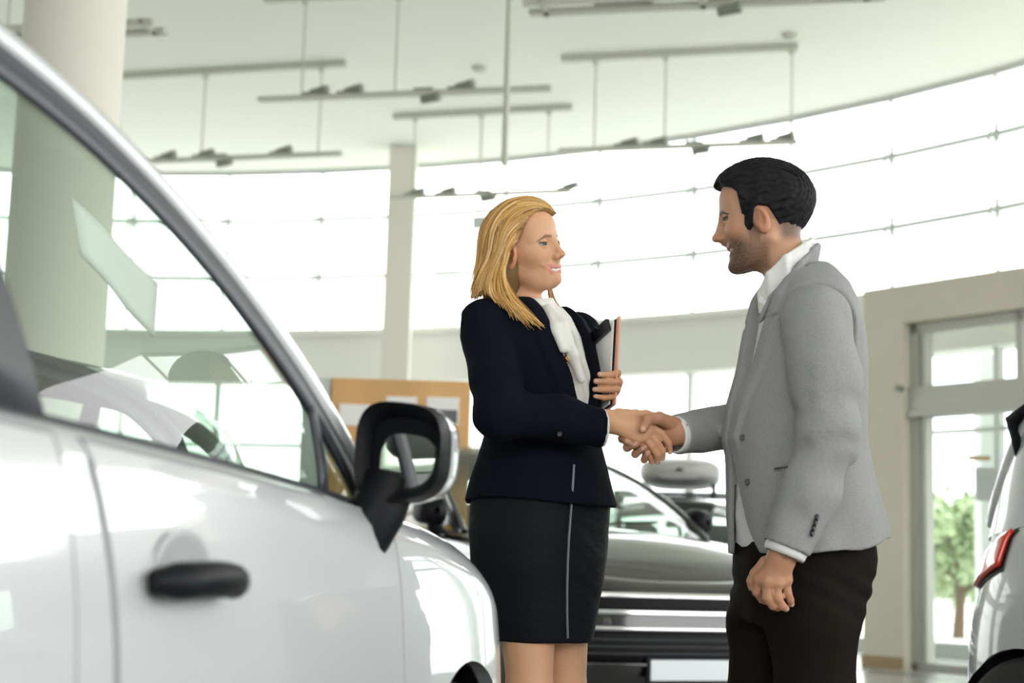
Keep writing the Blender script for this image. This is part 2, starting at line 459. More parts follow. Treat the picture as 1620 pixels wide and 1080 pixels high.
# notice and arrow on the lobby glass
c0 = P(1543, 792, 17.0); c1 = P(1576, 740, 17.0)
mb = MB(); mb.box((c0[0], 16.99, c0[2]), (c1[0], 17.0, c1[2]))
tag(mb.build('notice', mat('grey_notice', (0.42, 0.43, 0.42), 0.6)), 'plain grey paper notice stuck on the entrance door glass', 'notice')
c0 = P(1531, 728, 17.0); c1 = P(1566, 721, 17.0)
mb = MB(); mb.box((c0[0], 16.985, c0[2]), (c1[0], 17.0, c1[2]))
tag(mb.build('door_sticker', mat('tan_sticker', (0.45, 0.33, 0.18), 0.6)), 'narrow tan sticker on the entrance door glass above the grey notice', 'sticker')
# dark joint lines in the floor by the entrance
mb = MB(); mb.box((-1.0, -0.75, 0.0), (5.5, -0.55, 0.004), PM); struct(mb.build('trim_3', mat('dark_floor_strip', (0.16, 0.16, 0.15), 0.3)))

# ------------------------------------------------------------------ trees outside the entrance
def tree(px, Y, h, r, seed, label, m):
    rg = np.random.default_rng(seed); c = P(px, 900, Y); base = np.array([c[0], Y, -0.14])
    root = thing('tree', label, 'tree', tuple(base), group='trees outside the entrance')
    mb = MB(); mb.tube([(0, 0, 0), (0.05, 0, h*.3), (0, 0.05, h*.62)], [0.12, 0.09, 0.04], 8)
    for k in range(6):
        a = k * 1.05; mb.tube([(0, 0, h*(.3+.05*k)), (math.cos(a)*r*.6, math.sin(a)*r*.6, h*(.5+.06*k))], [0.05, 0.015], 6)
    mb.build('trunk', M['bark'], root, smooth=True)
    n = 2600; V = []; F = []
    blobs = [(rg.uniform(-.55, .55)*r, rg.uniform(-.55, .55)*r, h*rg.uniform(.38, .85), r*rg.uniform(.35, .6)) for _ in range(14)]
    for i in range(n):
        bx, by, bz, br = blobs[rg.integers(len(blobs))]
        d = rg.normal(size=3); d /= np.linalg.norm(d); q = np.array([bx, by, bz]) + d * br * rg.uniform(.55, 1.0)
        t = rg.normal(size=3); t /= np.linalg.norm(t); w = np.cross(t, d); w /= np.linalg.norm(w) + 1e-6
        s = rg.uniform(.08, .17); b = len(V)
        V += [q - t*s, q + w*s*.45, q + t*s, q - w*s*.45]; F.append((b, b+1, b+2, b+3))
    o = mesh_obj('foliage', V, F, m, root, smooth=False); o['kind'] = 'stuff'
tree(1515, 30, 2.6, 1.5, 3, 'green bushy tree seen through the entrance door glass', M['leaf'])
tree(1470, 40, 2.6, 1.5, 4, 'pale green shrub at the left edge of the entrance door glass', M['leaf_b'])
tree(1600, 45, 2.6, 1.5, 5, 'low green tree outside to the right of the grey door notice', M['leaf_b'])

# ------------------------------------------------------------------ suspended track lights
def track_light(x0, y0, x1, y1, wires, spots, label, double=False, upper=True, drop=1.12):
    """x0,y0 -> x1,y1: ends of the LOWER track as world points at z = 5.58"""
    a = PZ(x0, y0, CEIL - drop); b = PZ(x1, y1, CEIL - drop)
    a = Vector(a); b = Vector(b); mid = (a + b) / 2; d = (b - a)
    root = thing('track_light', label, 'ceiling light', tuple(mid), group='suspended track lights')
    L = d.length; rz = math.atan2(d.y, d.x); root.rotation_euler = (0, 0, rz)
    mb = MB(); mb.box((-L/2, -0.05, -0.02), (L/2, 0.05, 0.025))
    if double: mb.box((-L/2, -0.30, -0.03), (L/2, -0.24, 0.03)); [mb.box((k*L/2-.02, -.3, -.02), (k*L/2+.02, .05, .02)) for k in (-.9, 0, .9)]
    mb.build('lamp_track', M['track'], root)
    if upper:
        mb = MB(); mb.box((-L/2, -0.035, drop - 0.07), (L/2, 0.035, drop)); mb.build('ceiling_rail', M['track'], root)
    for w in wires:
        mb = MB(); mb.tube([(w*L/2, 0, 0.02), (w*L/2, 0, drop - 0.02)], 0.011, 6); mb.lathe([(.03, drop-.12), (.05, drop-.07)], (w*L/2, 0, 0), n=10)
        mb.build('wire', M['track'], root, smooth=True)
    for k, s in enumerate(spots):
        mb = MB(); up = 0.05 if k % 3 != 2 else -0.07
        mb.box((s*L/2 - .10, -.05, .02), (s*L/2 + .10, .05, .05))
        sp = mb.build('spot_adapter', M['spot'], root)
        mb = MB(); mb.tube([(s*L/2 - .02, 0, up), (s*L/2 + .17, -.05, up + .02)], [.04, .05], 12); mb.build('spot_lamp', M['spot'], sp, smooth=True)
track_light(60, 263, 541, 243, (-.55, .1, .85), (-.15, .1, .22, .6), 'track light nearest the round column, hung low over the white car windows')
track_light(410, 158, 872, 140, (-.7, -.05), (-.62, -.38, .15, .38), 'track light hung left of the long ceiling pole, above the square column')
track_light(618, 313, 902, 302, (-.75, 0, .75), (-.75, -.4, .05, .95), 'track light farthest back, above the blonde woman, before the back windows')
track_light(885, 239, 1262, 225, (-.7, -.1, .95), (-.45, -.2, .15, .6, .85), 'track light hung above and between the two people')
track_light(838, 21, 1400, -5, (-.5, .6), (-.55, -.4, .1, .4), 'double track light along the top above the man, nearest', double=True)
track_light(-70, 66, 262, 50, (-.5, .3), (.3, -.3), 'short track light passing behind the round column', double=True)

# the long pole hung from the ceiling, detectors, a small hung loudspeaker
q = P(798, 262, 12.0)
mb = MB(); mb.tube([(0, 0, 0), (0, 0, CEIL - q[2])], 0.024, 12); mb.lathe([(.024, CEIL-q[2]-.1), (.07, CEIL-q[2]-.005)], n=16)
o = mb.build('ceiling_pole', M['track'], smooth=True); o.location = q; tag(o, 'long thin grey pole hanging from the ceiling above the woman', 'pole')
for (px, py, lb) in ((758, 106, 'small smoke detector on the ceiling left of the long pole'), (181, 198, 'small smoke detector on the ceiling right of the round column'), (1250, 54, 'small smoke detector on the ceiling above the man')):
    q = PZ(px, py, CEIL); mb = MB(); mb.lathe([(.09, 0), (.09, -.03), (.05, -.06), (.001, -.06)], n=20)
    o = mb.build('smoke_detector', M['track'], smooth=True); o.location = q; tag(o, lb, 'smoke detector', 'ceiling smoke detectors')
q = P(758, 353, 21.0); mb = MB(); mb.box((-.09, -.06, -.07), (.09, .06, .07)); mb.tube([(0, 0, .07), (0, 0, CEIL - q[2])], .008, 6)
o = mb.build('hanging_speaker', M['frame'], bevel=.01); o.location = q; tag(o, 'small grey box loudspeaker hanging beside the woman’s hair', 'loudspeaker')

# ------------------------------------------------------------------ the oak display wall and its papers
Yk = 11.3
k0 = P(525, 597, Yk); k1 = P(745, 597, Yk); zt = k0[2]
w = k1[0] - k0[0]
root = thing('display_wall', 'light oak display wall standing behind the door mirror', 'display wall', (k0[0], Yk, 0))
mb = MB(); mb.box((0, 0, 0), (w, 0.35, zt)); mb.build('panel', M['wood'], root, bevel=.006)
mb = MB(); mb.box((-.20, .02, 0), (-.005, .33, zt)); mb.build('side_panel', M['frame'], root, bevel=.004)
def sheet(x0, y0, x1, y1, lb, dark=False):
    a = P(x0, y1, Yk - .006); b = P(x1, y0, Yk - .006)
    o = thing('leaflet', lb, 'leaflet', ((a[0]+b[0])/2, Yk - .006, a[2]), group='papers on the oak display wall')
    ww, hh = (b[0]-a[0])/2, b[2]-a[2]
    mb = MB(); mb.box((-ww, -.004, 0), (ww, .005, hh)); mb.build('page', M['paper'], o)
    if dark: mb = MB(); mb.box((-ww*.9, -.006, .01), (ww*.9, -.004, hh*.55)); mb.build('picture', M['photo_print'], o)
sheet(536, 640, 586, 672, 'white paper at the left edge of the oak display wall')
sheet(610, 628, 660, 668, 'white paper in the middle of the oak display wall')
sheet(674, 629, 727, 671, 'white paper with dark picture at the right of the oak display wall', True)
# ------------------------------------------------------------------ cars (x forward from the front axle, y left, z up)
M['white_paint'] = mat('pearl_white_paint', (0.50, 0.52, 0.535), 0.28, coat=1.0, coat_rough=0.02)
M['black_paint'] = mat('black_paint', (0.012, 0.011, 0.010), 0.22, coat=1.0, spec=0.5)
M['trim'] = mat('black_trim', (0.007, 0.0075, 0.010), 0.45, spec=0.16)
M['recess_shade'] = mat('handle_recess', (0.36, 0.37, 0.38), 0.4)  # grey stands in for the shade on white paint behind the handle
M['seal'] = mat('window_seal', (0.03, 0.035, 0.045), 0.42)
M['seam'] = mat('panel_gap', (0.26, 0.27, 0.28), 0.7)
M['grille'] = mat('grille_plastic', (0.008, 0.008, 0.009), 0.55, spec=0.12)
M['tyre'] = mat('tyre_rubber', (0.018, 0.018, 0.018), 0.75)
M['rim'] = mat('alloy', (0.62, 0.63, 0.65), 0.28, metal=0.9)
M['chrome'] = mat('chrome', (0.86, 0.86, 0.86), 0.10, metal=1.0)
M['carglass'] = glass('green_car_glass', (0.80, 0.88, 0.82), ior=1.5)
M['screen'] = glass('windscreen_glass', (0.84, 0.90, 0.86), ior=1.5)
M['mirror'] = mat('mirror_silver', (0.86, 0.88, 0.86), 0.02, metal=1.0)
M['lamp'] = mat('headlamp_cover', (0.72, 0.70, 0.64), 0.08, metal=0.35, coat=1.0)
M['red'] = mat('red_lens', (0.75, 0.035, 0.015), 0.15, coat=1.0)
M['dash'] = mat('dashboard_plastic', (0.05, 0.06, 0.06), 0.7)
M['seat'] = mat('seat_cloth', (0.10, 0.115, 0.115), 0.9)
M['liner'] = mat('headliner', (0.34, 0.35, 0.32), 0.95)
M['plate'] = mat('blank_plate', (0.70, 0.74, 0.78), 0.4)
M['grey_box'] = mat('grey_box_plastic', (0.40, 0.40, 0.39), 0.4)

def cub(pts):
    """smooth monotone-ish interpolation through (x, y) points"""
    xs = np.array([p[0] for p in pts], float); ys = np.array([p[1] for p in pts], float)
    o = np.argsort(xs); xs, ys = xs[o], ys[o]
    d = np.gradient(ys, xs)
    def f(x):
        x = np.clip(x, xs[0], xs[-1]); i = np.clip(np.searchsorted(xs, x) - 1, 0, len(xs) - 2)
        h = xs[i+1] - xs[i]; t = (x - xs[i]) / h
        return ((2*t**3-3*t**2+1)*ys[i] + (t**3-2*t**2+t)*h*d[i] + (-2*t**3+3*t**2)*ys[i+1] + (t**3-t**2)*h*d[i+1])
    return f

class Car:
    def __init__(s, sp):
        s.sp = sp; s.wb = sp['wb']; s.fo = sp['fo']; s.ro = sp['ro']
        s.hw = cub(sp['hw']); s.top = cub(sp['top']); s.nose = cub(sp['nose']); s.tail = cub(sp['tail'])
        s.xbf = s.fo - sp.get('cf', .75); s.xbr = -s.wb - s.ro + sp.get('cr', .6)
        s.nf = sp.get('nf', 2.7); s.nr = sp.get('nr', 2.9); s.rt = cub(sp['rt'])
        U = sp['U']; k = np.arange(len(U)); kk = np.linspace(0, len(U) - 1, 90)
        s.U = np.stack([cub(list(zip(k, [u[0] for u in U])))(kk), cub(list(zip(k, [u[1] for u in U])))(kk)], 1)
        s.zb = sp['zb']; s.zr = sp['zr']; s.tum = sp['tum']
    # side wall: t = 0 nose centre .. 1 end of the front corner .. 2 start of rear corner .. 3 tail centre ; side -1 right / +1 left
    def wall(s, t, z, side=1, off=0.0):
        zt = s.topz(t); r = s.rt(s.xplan(t)); u = min(max((z - (zt - r)) / r, 0), 1); ins = r * (1 - math.sqrt(max(0, 1 - u*u))) - off
        w = s.hw(z) - ins
        if t <= 1:
            ph = (1 - t) * math.pi / 2; xf = s.fo + s.nose(z) - ins
            x = s.xbf + (xf - s.xbf) * math.sin(ph) ** (2 / s.nf); y = w * max(math.cos(ph), 0) ** (2 / s.nf)
        elif t <= 2:
            x = s.xbf + (s.xbr - s.xbf) * (t - 1); y = w
        else:
            ph = (t - 2) * math.pi / 2; xr = -s.wb - s.ro - s.tail(z) + ins
            x = s.xbr + (xr - s.xbr) * math.sin(ph) ** (2 / s.nr); y = w * max(math.cos(ph), 0) ** (2 / s.nr)
        return (x, side * y, z)
    def xplan(s, t):
        if t <= 1: return s.xbf + (s.fo - s.xbf) * math.sin((1 - t) * math.pi / 2) ** (2 / s.nf)
        if t <= 2: return s.xbf + (s.xbr - s.xbf) * (t - 1)
        return s.xbr + (-s.wb - s.ro - s.xbr) * math.sin((t - 2) * math.pi / 2) ** (2 / s.nr)
    def topz(s, t): return float(s.top(s.xplan(t)))
    def t_of_x(s, x):
        if x >= s.xbf: lo, hi = 0.0, 1.0
        elif x >= s.xbr: return 1 + (x - s.xbf) / (s.xbr - s.xbf)
        else: lo, hi = 2.0, 3.0
        for _ in range(40):
            m = (lo + hi) / 2
            if s.xplan(m) > x: lo = m
            else: hi = m
        return (lo + hi) / 2
    def low(s, t):
        x = s.xplan(t); z = s.sp['sill'] + (0.02 if t < .9 else 0)
        for xc in (0.0, -s.wb):
            d = abs(x - xc); R = s.sp['arch']
            if d < R: z = max(z, s.sp['zc'] + math.sqrt(R*R - d*d))
        return z
    def side_y(s, x, z):
        f = (z - s.zb) / (s.zr - s.zb); b = (s.hw(min(float(s.top(x)), z)) - s.rt(x) * .9) * s.taper(x)
        return b - s.tum * max(f, 0) ** 1.25 - 0.0
    def taper(s, x):
        if x >= s.xbr: return 1.0
        u = min(1, (s.xbr - x) / (s.xbr + s.wb + s.ro)); return max(.72, (1 - u ** s.nr) ** (1 / s.nr))
    def patch(s, t0, t1, zlo, zhi, n, m, side, off):
        g = []
        for i in range(n + 1):
            t = t0 + (t1 - t0) * i / n; a, b = zlo(t), zhi(t)
            g.append([s.wall(t, a + (b - a) * j / m, side, off) for j in range(m + 1)])
        return g

def add_wheel(c, root, x, side, sp, name='wheel'):
    R = sp['wr']; y = side * (sp['hw0'] - 0.115)
    mb = MB(); w = .1
    prof = [(R*.62, -w), (R*.9, -w*1.02), (R*.98, -w*.8), (R, -w*.4), (R, w*.4), (R*.98, w*.8), (R*.9, w*1.02), (R*.62, w)]
    mb.lathe(prof, (0, 0, 0), 'y', 48)
    o = mb.build(name, M['tyre'], root, smooth=True); o.location = (x, y, R)
    mb = MB(); f = side
    ys = sorted([f*.02, f*.092])
    mb.lathe([(R*.66, -.09), (R*.66, .09)], (0, 0, 0), 'y', 40)
    for k in range(5):
        a = k * 2*math.pi/5 + .3
        for da in (-.16, .16):
            p0 = (math.cos(a+da*.5)*R*.12, f*.075, math.sin(a+da*.5)*R*.12); p1 = (math.cos(a+da)*R*.66, f*.085, math.sin(a+da)*R*.66)
            mb.bar(p0, p1, .022, .030, up=(0, 1, 0))
    mb.lathe([(.001, f*.06), (R*.2, f*.06), (R*.2, f*.085), (.001, f*.092)], (0, 0, 0), 'y', 20)
    mb.build('rim', M['rim'], o, smooth=True)
    return o

def build_car(name, label, sp, loc, rotz, paint, interior=False, group=None):
    c = Car(sp); root = thing(name, label, 'car', loc, rotz, group)
    PT = M[paint]
    # lower shell
    ts = sorted(set([i/22 for i in range(23)] + [1 + i/70 for i in range(71)] + [2 + i/18 for i in range(19)]))
    extra = []
    for xc in (0.0, -c.wb):
        for k in range(-12, 13): extra.append(c.t_of_x(xc + sp['arch'] * math.sin(k/12*math.pi/2)*.9999))
    ts = sorted(set(ts + extra)); m = 26
    mb = MB()
    for side in (1, -1):
        g = []
        for t in ts:
            a, b = c.low(t), c.topz(t)
            r = min(float(c.rt(c.xplan(t))), (b - a) * .45)
            zz = [a + (b - r - a) * j / (m - 10) for j in range(m - 10)] + [b - r + r * math.sin(j / 10 * math.pi / 2) for j in range(11)]
            row = [c.wall(t, z, side) for z in zz]
            p = row[0]; row = [(p[0], p[1] - side * .03 * (1 if .3 < t < 2.7 else 0), p[2] + .004)] + row
            g.append(row)
        mb.grid(g)
    body = mb.build('body', PT, root, smooth=True)
    md = body.modifiers.new('weld', 'WELD'); md.merge_threshold = .0015
    # inner dark well and floor so that nothing shows through
    mb = MB(); x0, x1 = -c.wb - c.ro + .30, c.fo - .30
    mb.box((x0, -sp['hw0'] + .24, sp['sill'] + .02), (x1, sp['hw0'] - .24, sp['zc'] + .30))
    mb.box((-c.wb + sp['arch'], -sp['hw0'] + .09, sp['sill'] + .02), (-sp['arch'], sp['hw0'] - .09, sp['sill'] + .12))
    for xc in (0.0, -c.wb):
        for side in (1, -1):
            g = []
            for k in range(17):
                a = math.pi * k / 16; R = sp['arch'] + .004
                g.append([(xc + R*math.cos(a), side*(sp['hw0'] - .035), sp['zc'] + R*math.sin(a)), (xc + R*math.cos(a), side*(sp['hw0'] - .30), sp['zc'] + R*math.sin(a))])
            mb.grid(g)
    mb.build('underbody', M['trim'], root)
    # hood from the cowl to the nose; rear deck is closed by the tailgate
    xcow = sp['xcow']
    def toprow(t, n=20, crown=0.05, dx=0):
        a = c.wall(t, c.topz(t), 1); w = a[1]
        return [(a[0] + dx * (1 - (2*j/n - 1)**2), w * (1 - 2*j/n), a[2] + crown * (1 - (2*j/n - 1)**2)) for j in range(n + 1)]
    tc = c.t_of_x(xcow); g = []
    for i in range(41):
        t = tc * (1 - i/40) ** 1.0
        x = c.xplan(t); u = min(1, max(0, (c.fo - x) / (c.fo - xcow)))
        g.append(toprow(max(t, 0.0), 20, sp['crown'] * u ** .6 * (1 if t > 0 else 0), dx=0))
    mb = MB(); mb.grid(g); mb.build('bonnet', PT, root, smooth=True)
    # tail deck strip to the rear glass
    tr = c.t_of_x(sp['xdeck']); g = [toprow(tr + (3 - tr) * i / 14, 20, .03 * (1 - i/14)) for i in range(15)]
    mb = MB(); mb.grid(g); mb.build('tailgate', PT, root, smooth=True)
    # greenhouse
    U = c.U; nU = len(U); yU = np.array([c.side_y(x, z) for x, z in U])
    kA = int(np.argmax(U[:, 1] > sp['zA'])); kC = nU - 1 - int(np.argmax(U[::-1, 1] > sp['zC']))
    def across(k, n=18):
        x, z = U[k]; bow = sp['bow'] * (1 if k < kA else max(0, 1 - (k - kA) / 10)) ; bow2 = -.12 * min(1, max(0, (k - kC + 6) / 8))
        cr = sp['rcrown'] * min(1, k / max(kA, 1)) if k < kC else sp['rcrown'] * max(0.1, 1 - (k - kC) / max(1, nU - 1 - kC))
        return [(x + (bow + bow2) * (1 - (2*j/n-1)**2), yU[k] * (1 - 2*j/n), z + cr * (1 - (2*j/n-1)**2)) for j in range(n+1)]
    mb = MB(); mb.grid([across(k) for k in range(0, kA + 1)]); ws = mb.build('windscreen', M['screen'], root, smooth=True)
    mb = MB(); mb.grid([across(k) for k in range(kA, kC + 1)]); rf = mb.build('roof', [PT, M['liner']], root, smooth=True)
    md = rf.modifiers.new('solid', 'SOLIDIFY'); md.thickness = .03; md.offset = -1 if True else 1; md.material_offset = 1; md.material_offset_rim = 1
    mb = MB(); mb.grid([across(k) for k in range(kC, nU)]); mb.build('rear_window', M['carglass'], root, smooth=True)
    # windscreen base band (cowl)
    mb = MB(); a = toprow(tc, 18, sp['crown']); b = across(0)
    mb.grid([a, [((p[0]+q[0])/2, (p[1]+q[1])/2, (p[2]+q[2])/2 - .012) for p, q in zip(a, b)], b]); mb.build('cowl', M['trim'], root, smooth=True)
    # pillars, seals and side glass
    T = np.gradient(U, axis=0); T /= np.linalg.norm(T, axis=1)[:, None]
    N = np.stack([-T[:, 1], T[:, 0]], 1)                     # inward
    if N[nU//2, 1] > 0: N = -N
    def inset(d):
        q = U + N * d; return q
    for side in (1, -1):
        mb = MB(); mb.tube([(U[k, 0], side * (yU[k] - .006), U[k, 1]) for k in range(nU)], [sp['rail']] * nU, 10)
        mb.build('roof_rail', PT, root, smooth=True)
        q0, q1 = inset(.012), inset(sp['sealw'])
        g = [[(q[0], side * (c.side_y(q[0], q[1]) + .004), q[1]) for q in (q0[k], q0[k]*.5 + q1[k]*.5, q1[k])] for k in range(nU)]
        bx = [U[0, 0] + (U[-1, 0] - U[0, 0]) * i / 50 for i in range(51)]
        g2 = [[(x, side * (c.side_y(x, z) + .005), z) for z in (float(c.top(x)) - .010, float(c.top(x)) + .006)] for x in bx]
        mb = MB(); mb.grid(g); mb.grid(g2)
        inner = inset(sp['sealw'] * .8)
        def zin(x):
            o = np.argsort(inner[:, 0]); return float(np.interp(x, inner[o, 0], inner[o, 1]))
        def bar(x0, x1, lean, w):
            gg = []
            for i in range(9):
                f = i / 8; xx = x0 + lean * f; za = float(c.top(xx)) + .005; zz = za + (zin(x0 + lean) - za) * f
                gg.append([(xx - w/2, side * (c.side_y(xx, zz) + .006), zz), (xx + w/2, side * (c.side_y(xx, zz) + .006), zz)])
            mb.grid(gg)
        for (x0, lean, w) in sp['bars']: bar(x0, x0, lean, w)
        so = mb.build('window_seal', M['seal'], root, smooth=True); md = so.modifiers.new('solid', 'SOLIDIFY'); md.thickness = .006; md.offset = 0
        xa, xb = inner[:, 0].max() - .01, inner[:, 0].min() + .01
        g = []
        for i in range(61):
            x = xa + (xb - xa) * i / 60; za = float(c.top(x)) + .0; zb = max(za + .004, zin(x))
            g.append([(x, side * c.side_y(x, za + (zb - za) * j / 10), za + (zb - za) * j / 10) for j in range(11)])
        mb = MB(); mb.grid(g); mb.build('side_window', M['carglass'], root, smooth=True)
        if 'quarter' in sp:
            g = []
            for i in range(21):
                x = sp['quarter'] + (U[-1, 0] + .02 - sp['quarter']) * i / 20; za = float(c.top(x)) - .02; o_ = np.argsort(U[:, 0]); zb = max(za + .004, float(np.interp(x, U[o_, 0], U[o_, 1])))
                g.append([(x, side * (c.side_y(x, za + (zb - za) * j / 10) + .010), za + (zb - za) * j / 10) for j in range(11)])
            mb = MB(); mb.grid(g); mb.build('quarter_panel', PT, root, smooth=True)
    # doors with handles
    for side in (1, -1):
        for (dn, xf, xr) in sp['doors']:
            za = sp['sill'] + .13
            def edge(x0, z, sgn): return x0 + sgn * sp.get('curve', .04) * (1 - ((z - .62) / .45) ** 2)
            g = []; seam = []
            for j in range(25):
                row = []
                for i in range(31):
                    f = j / 24
                    x_ = xf + (xr - xf) * i / 30
                    zt = float(c.top(x_)) - .018
                    z = za + (zt - za) * f
                    xx = edge(xf, z, -.5) * (1 - i/30) + edge(xr, z, 1.) * (i/30)
                    z = min(z, float(c.top(xx)) - .018)
                    row.append(c.wall(c.t_of_x(xx), z, side, .003))
                g.append(row)
            per = [r[0] for r in g] + g[-1][1:] + [r[-1] for r in g[::-1]][1:] + g[0][::-1][1:]
            mb = MB(); mb.tube([(p[0], p[1] - side * .0035, p[2]) for p in per], .005, 6)
            door = MB(); door.grid(g); d = door.build(dn, PT, root, smooth=True)
            mb.build('door_gap', M['seam'], d, smooth=True)
            hx, hz = sp['handle'][dn]
            q = c.wall(c.t_of_x(hx), hz, side); hb = MB()
            n = 9
            pts = [(hx - .100 + .200 * i / n, q[1] + side * (.012 + .030 * math.sin(math.pi * i / n) ** .5), hz + .004 * math.sin(math.pi*i/n)) for i in range(n + 1)]
            hb.tube(pts, [.014] + [.021] * (n - 1) + [.016], 12)
            hb.lathe([(.001, 0), (.02, 0)], (hx, q[1], hz), 'y', 8)
            hd = hb.build('door_handle', M['trim'], d, smooth=True)
            rb = MB(); rb.lathe([(.001, .0), (.055, .002), (.064, .0035), (.07, .001)], (0, 0, 0), 'y', 24)
            ro_ = rb.build('handle_recess', M['recess_shade'] if paint == 'white_paint' else M['trim'], d, smooth=True); ro_.location = (hx, q[1] - side * .001, hz + .012); ro_.scale = (1.1, side, .7)
    # mirrors
    for side in (1, -1):
        mx, mz = sp['mirror']; y0 = c.side_y(mx, mz); yw = c.wall(c.t_of_x(mx), mz - .07, 1)[1]
        base = MB()
        base.tube([(mx - .02, side * (y0 - .004), mz - .100), (mx - .012, side * (y0 + .028), mz - .062), (mx, side * (y0 + .060), mz - .005), (mx + .01, side * (y0 + .075), mz + .04)], [.046, .050, .046, .040], 14)
        hs = base.build('door_mirror', M['trim'], root, smooth=True)
        yc, zc_ = y0 + .098, mz + .080
        def shape(ca, sa, w=1.0):
            yy = .080 * math.copysign(abs(ca) ** .62, ca); zz = .081 * math.copysign(abs(sa) ** .66, sa)
            zz = zz * (1 - 1.4 * (yy + .02)) if zz > 0 else zz * (1 - 1.0 * yy)
            return yy * w + .10 * zz * w * .2, zz * w
        def ring(x, sc, n=40, dz=0.0):
            out = []
            for k in range(n):
                yy, zz = shape(math.cos(2*math.pi*k/n), math.sin(2*math.pi*k/n), sc)
                out.append((x - .25 * yy, side * (yc + yy), zc_ + zz + dz))
            return out
        rings = [ring(mx + a, b) for a, b in ((-.035, .86), (-.045, .97), (-.03, 1.0), (0.02, 1.0), (.06, .95), (.095, .80), (.115, .55), (.122, .2))]
        mb = MB(); mb.grid([r + [r[0]] for r in rings]); mb.build('mirror_housing', M['trim'], hs, smooth=True)
        mb = MB(); mb.grid([r + [r[0]] for r in [ring(mx - .035, .86), ring(mx - .030, .80), ring(mx - .010, .70), ring(mx - .008, .02)]]); mb.build('mirror_bezel', M['trim'], hs, smooth=True)
        V = [(q[0], q[1] + side * .010, q[2]) for q in ring(mx - .016, .64, dz=-.022)]
        mb = MB(); mb.add(V, [tuple(range(40))]); mg = mb.build('mirror_glass', M['mirror'], hs)
        if sp.get('cap', True):
            mb = MB(); mb.grid([r + [r[0]] for r in [ring(mx + a, b) for a, b in ((.005, 1.015), (0.035, 1.012), (.065, .965), (.10, .81), (.119, .56), (.126, .2), (.127, .01))]]); mb.build('mirror_cap', PT, hs, smooth=True)
    # lamps
    for side in (1, -1):
        t0, t1, lo, hi = sp['lamp']; mb = MB(); mb.grid(c.patch(t0, t1, lo, hi, 26, 6, side, .006))
        h = mb.build('headlight', M['lamp'], root, smooth=True); md = h.modifiers.new('solid', 'SOLIDIFY'); md.thickness = .012; md.offset = 0
        t0, t1, lo, hi = sp['tail_lamp']; mb = MB(); mb.grid(c.patch(t0, t1, lo, hi, 16, 8, side, .010))
        h = mb.build('tail_light', M['red'], root, smooth=True); md = h.modifiers.new('solid', 'SOLIDIFY'); md.thickness = .02; md.offset = 0
        mb = MB(); mb.grid(c.patch(t0 - .02, t1 + .02, lambda t: lo(min(max(t, t0), t1)) - .018, lambda t: hi(min(max(t, t0), t1)) + .014, 16, 8, side, .004))
        mb.build('lamp_surround', M['trim'], h, smooth=True)
    for x in (0.0, -c.wb):
        for side in (1, -1): add_wheel(c, root, x, side, sp)
    if interior:
        h0 = sp['hw0']
        def seat(x, y):
            mb = MB(); mb.box((x - .02, y - .25, .36), (x + .48, y + .25, .54)); st = mb.build('seat', M['seat'], root, smooth=True, bevel=.06)
            mb = MB(); Mx = Matrix.Translation((x - .02, y, .50)) @ Matrix.Rotation(-.30, 4, 'Y')
            mb.box((-.08, -.24, 0), (.06, .24, .58), Mx); mb.build('seat_back', M['seat'], st, smooth=True, bevel=.06)
            mb = MB(); mb.box((-.06, -.14, .63), (.04, .14, .82), Mx); mb.build('headrest', M['seat'], st, smooth=True, bevel=.045)
        seat(-1.55, .37); seat(-1.55, -.37); seat(-2.35, .36); seat(-2.35, -.36)
        mb = MB(); mb.box((-.85, -h0 + .16, .50), (-.30, h0 - .16, .83)); mb.box((-.80, .18, .76), (-.55, .55, .84)); mb.build('dashboard', M['dash'], root, smooth=True, bevel=.06)
        mb = MB(); n = 28; Mx = Matrix.Translation((-.90, .37, .70)) @ Matrix.Rotation(-1.15, 4, 'Y')
        mb.tube([tuple(Mx @ Vector((.185*math.cos(2*math.pi*k/n), .185*math.sin(2*math.pi*k/n), 0))) for k in range(n + 1)], .016, 8)
        for a in (0.2, math.pi - .2, -math.pi/2): mb.bar(Mx @ Vector((0, 0, 0)), Mx @ Vector((.18*math.cos(a + math.pi/2), .18*math.sin(a + math.pi/2), 0)), .05, .02)
        mb.build('steering_wheel', M['dash'], root, smooth=True)
        mb = MB(); mb.box((-1.02 , -.11, 1.22), (-.99, .11, 1.28)); mb.build('rear_view_mirror', M['trim'], root, bevel=.01)
    else:
        mb = MB(); mb.box((-1.9, -.6, .5), (-1.75, .6, 1.15)); mb.box((-.9, -.62, .5), (-.4, .62, .92)); mb.build('cabin_fittings', M['dash'], root, smooth=True, bevel=.08)
    return c, root

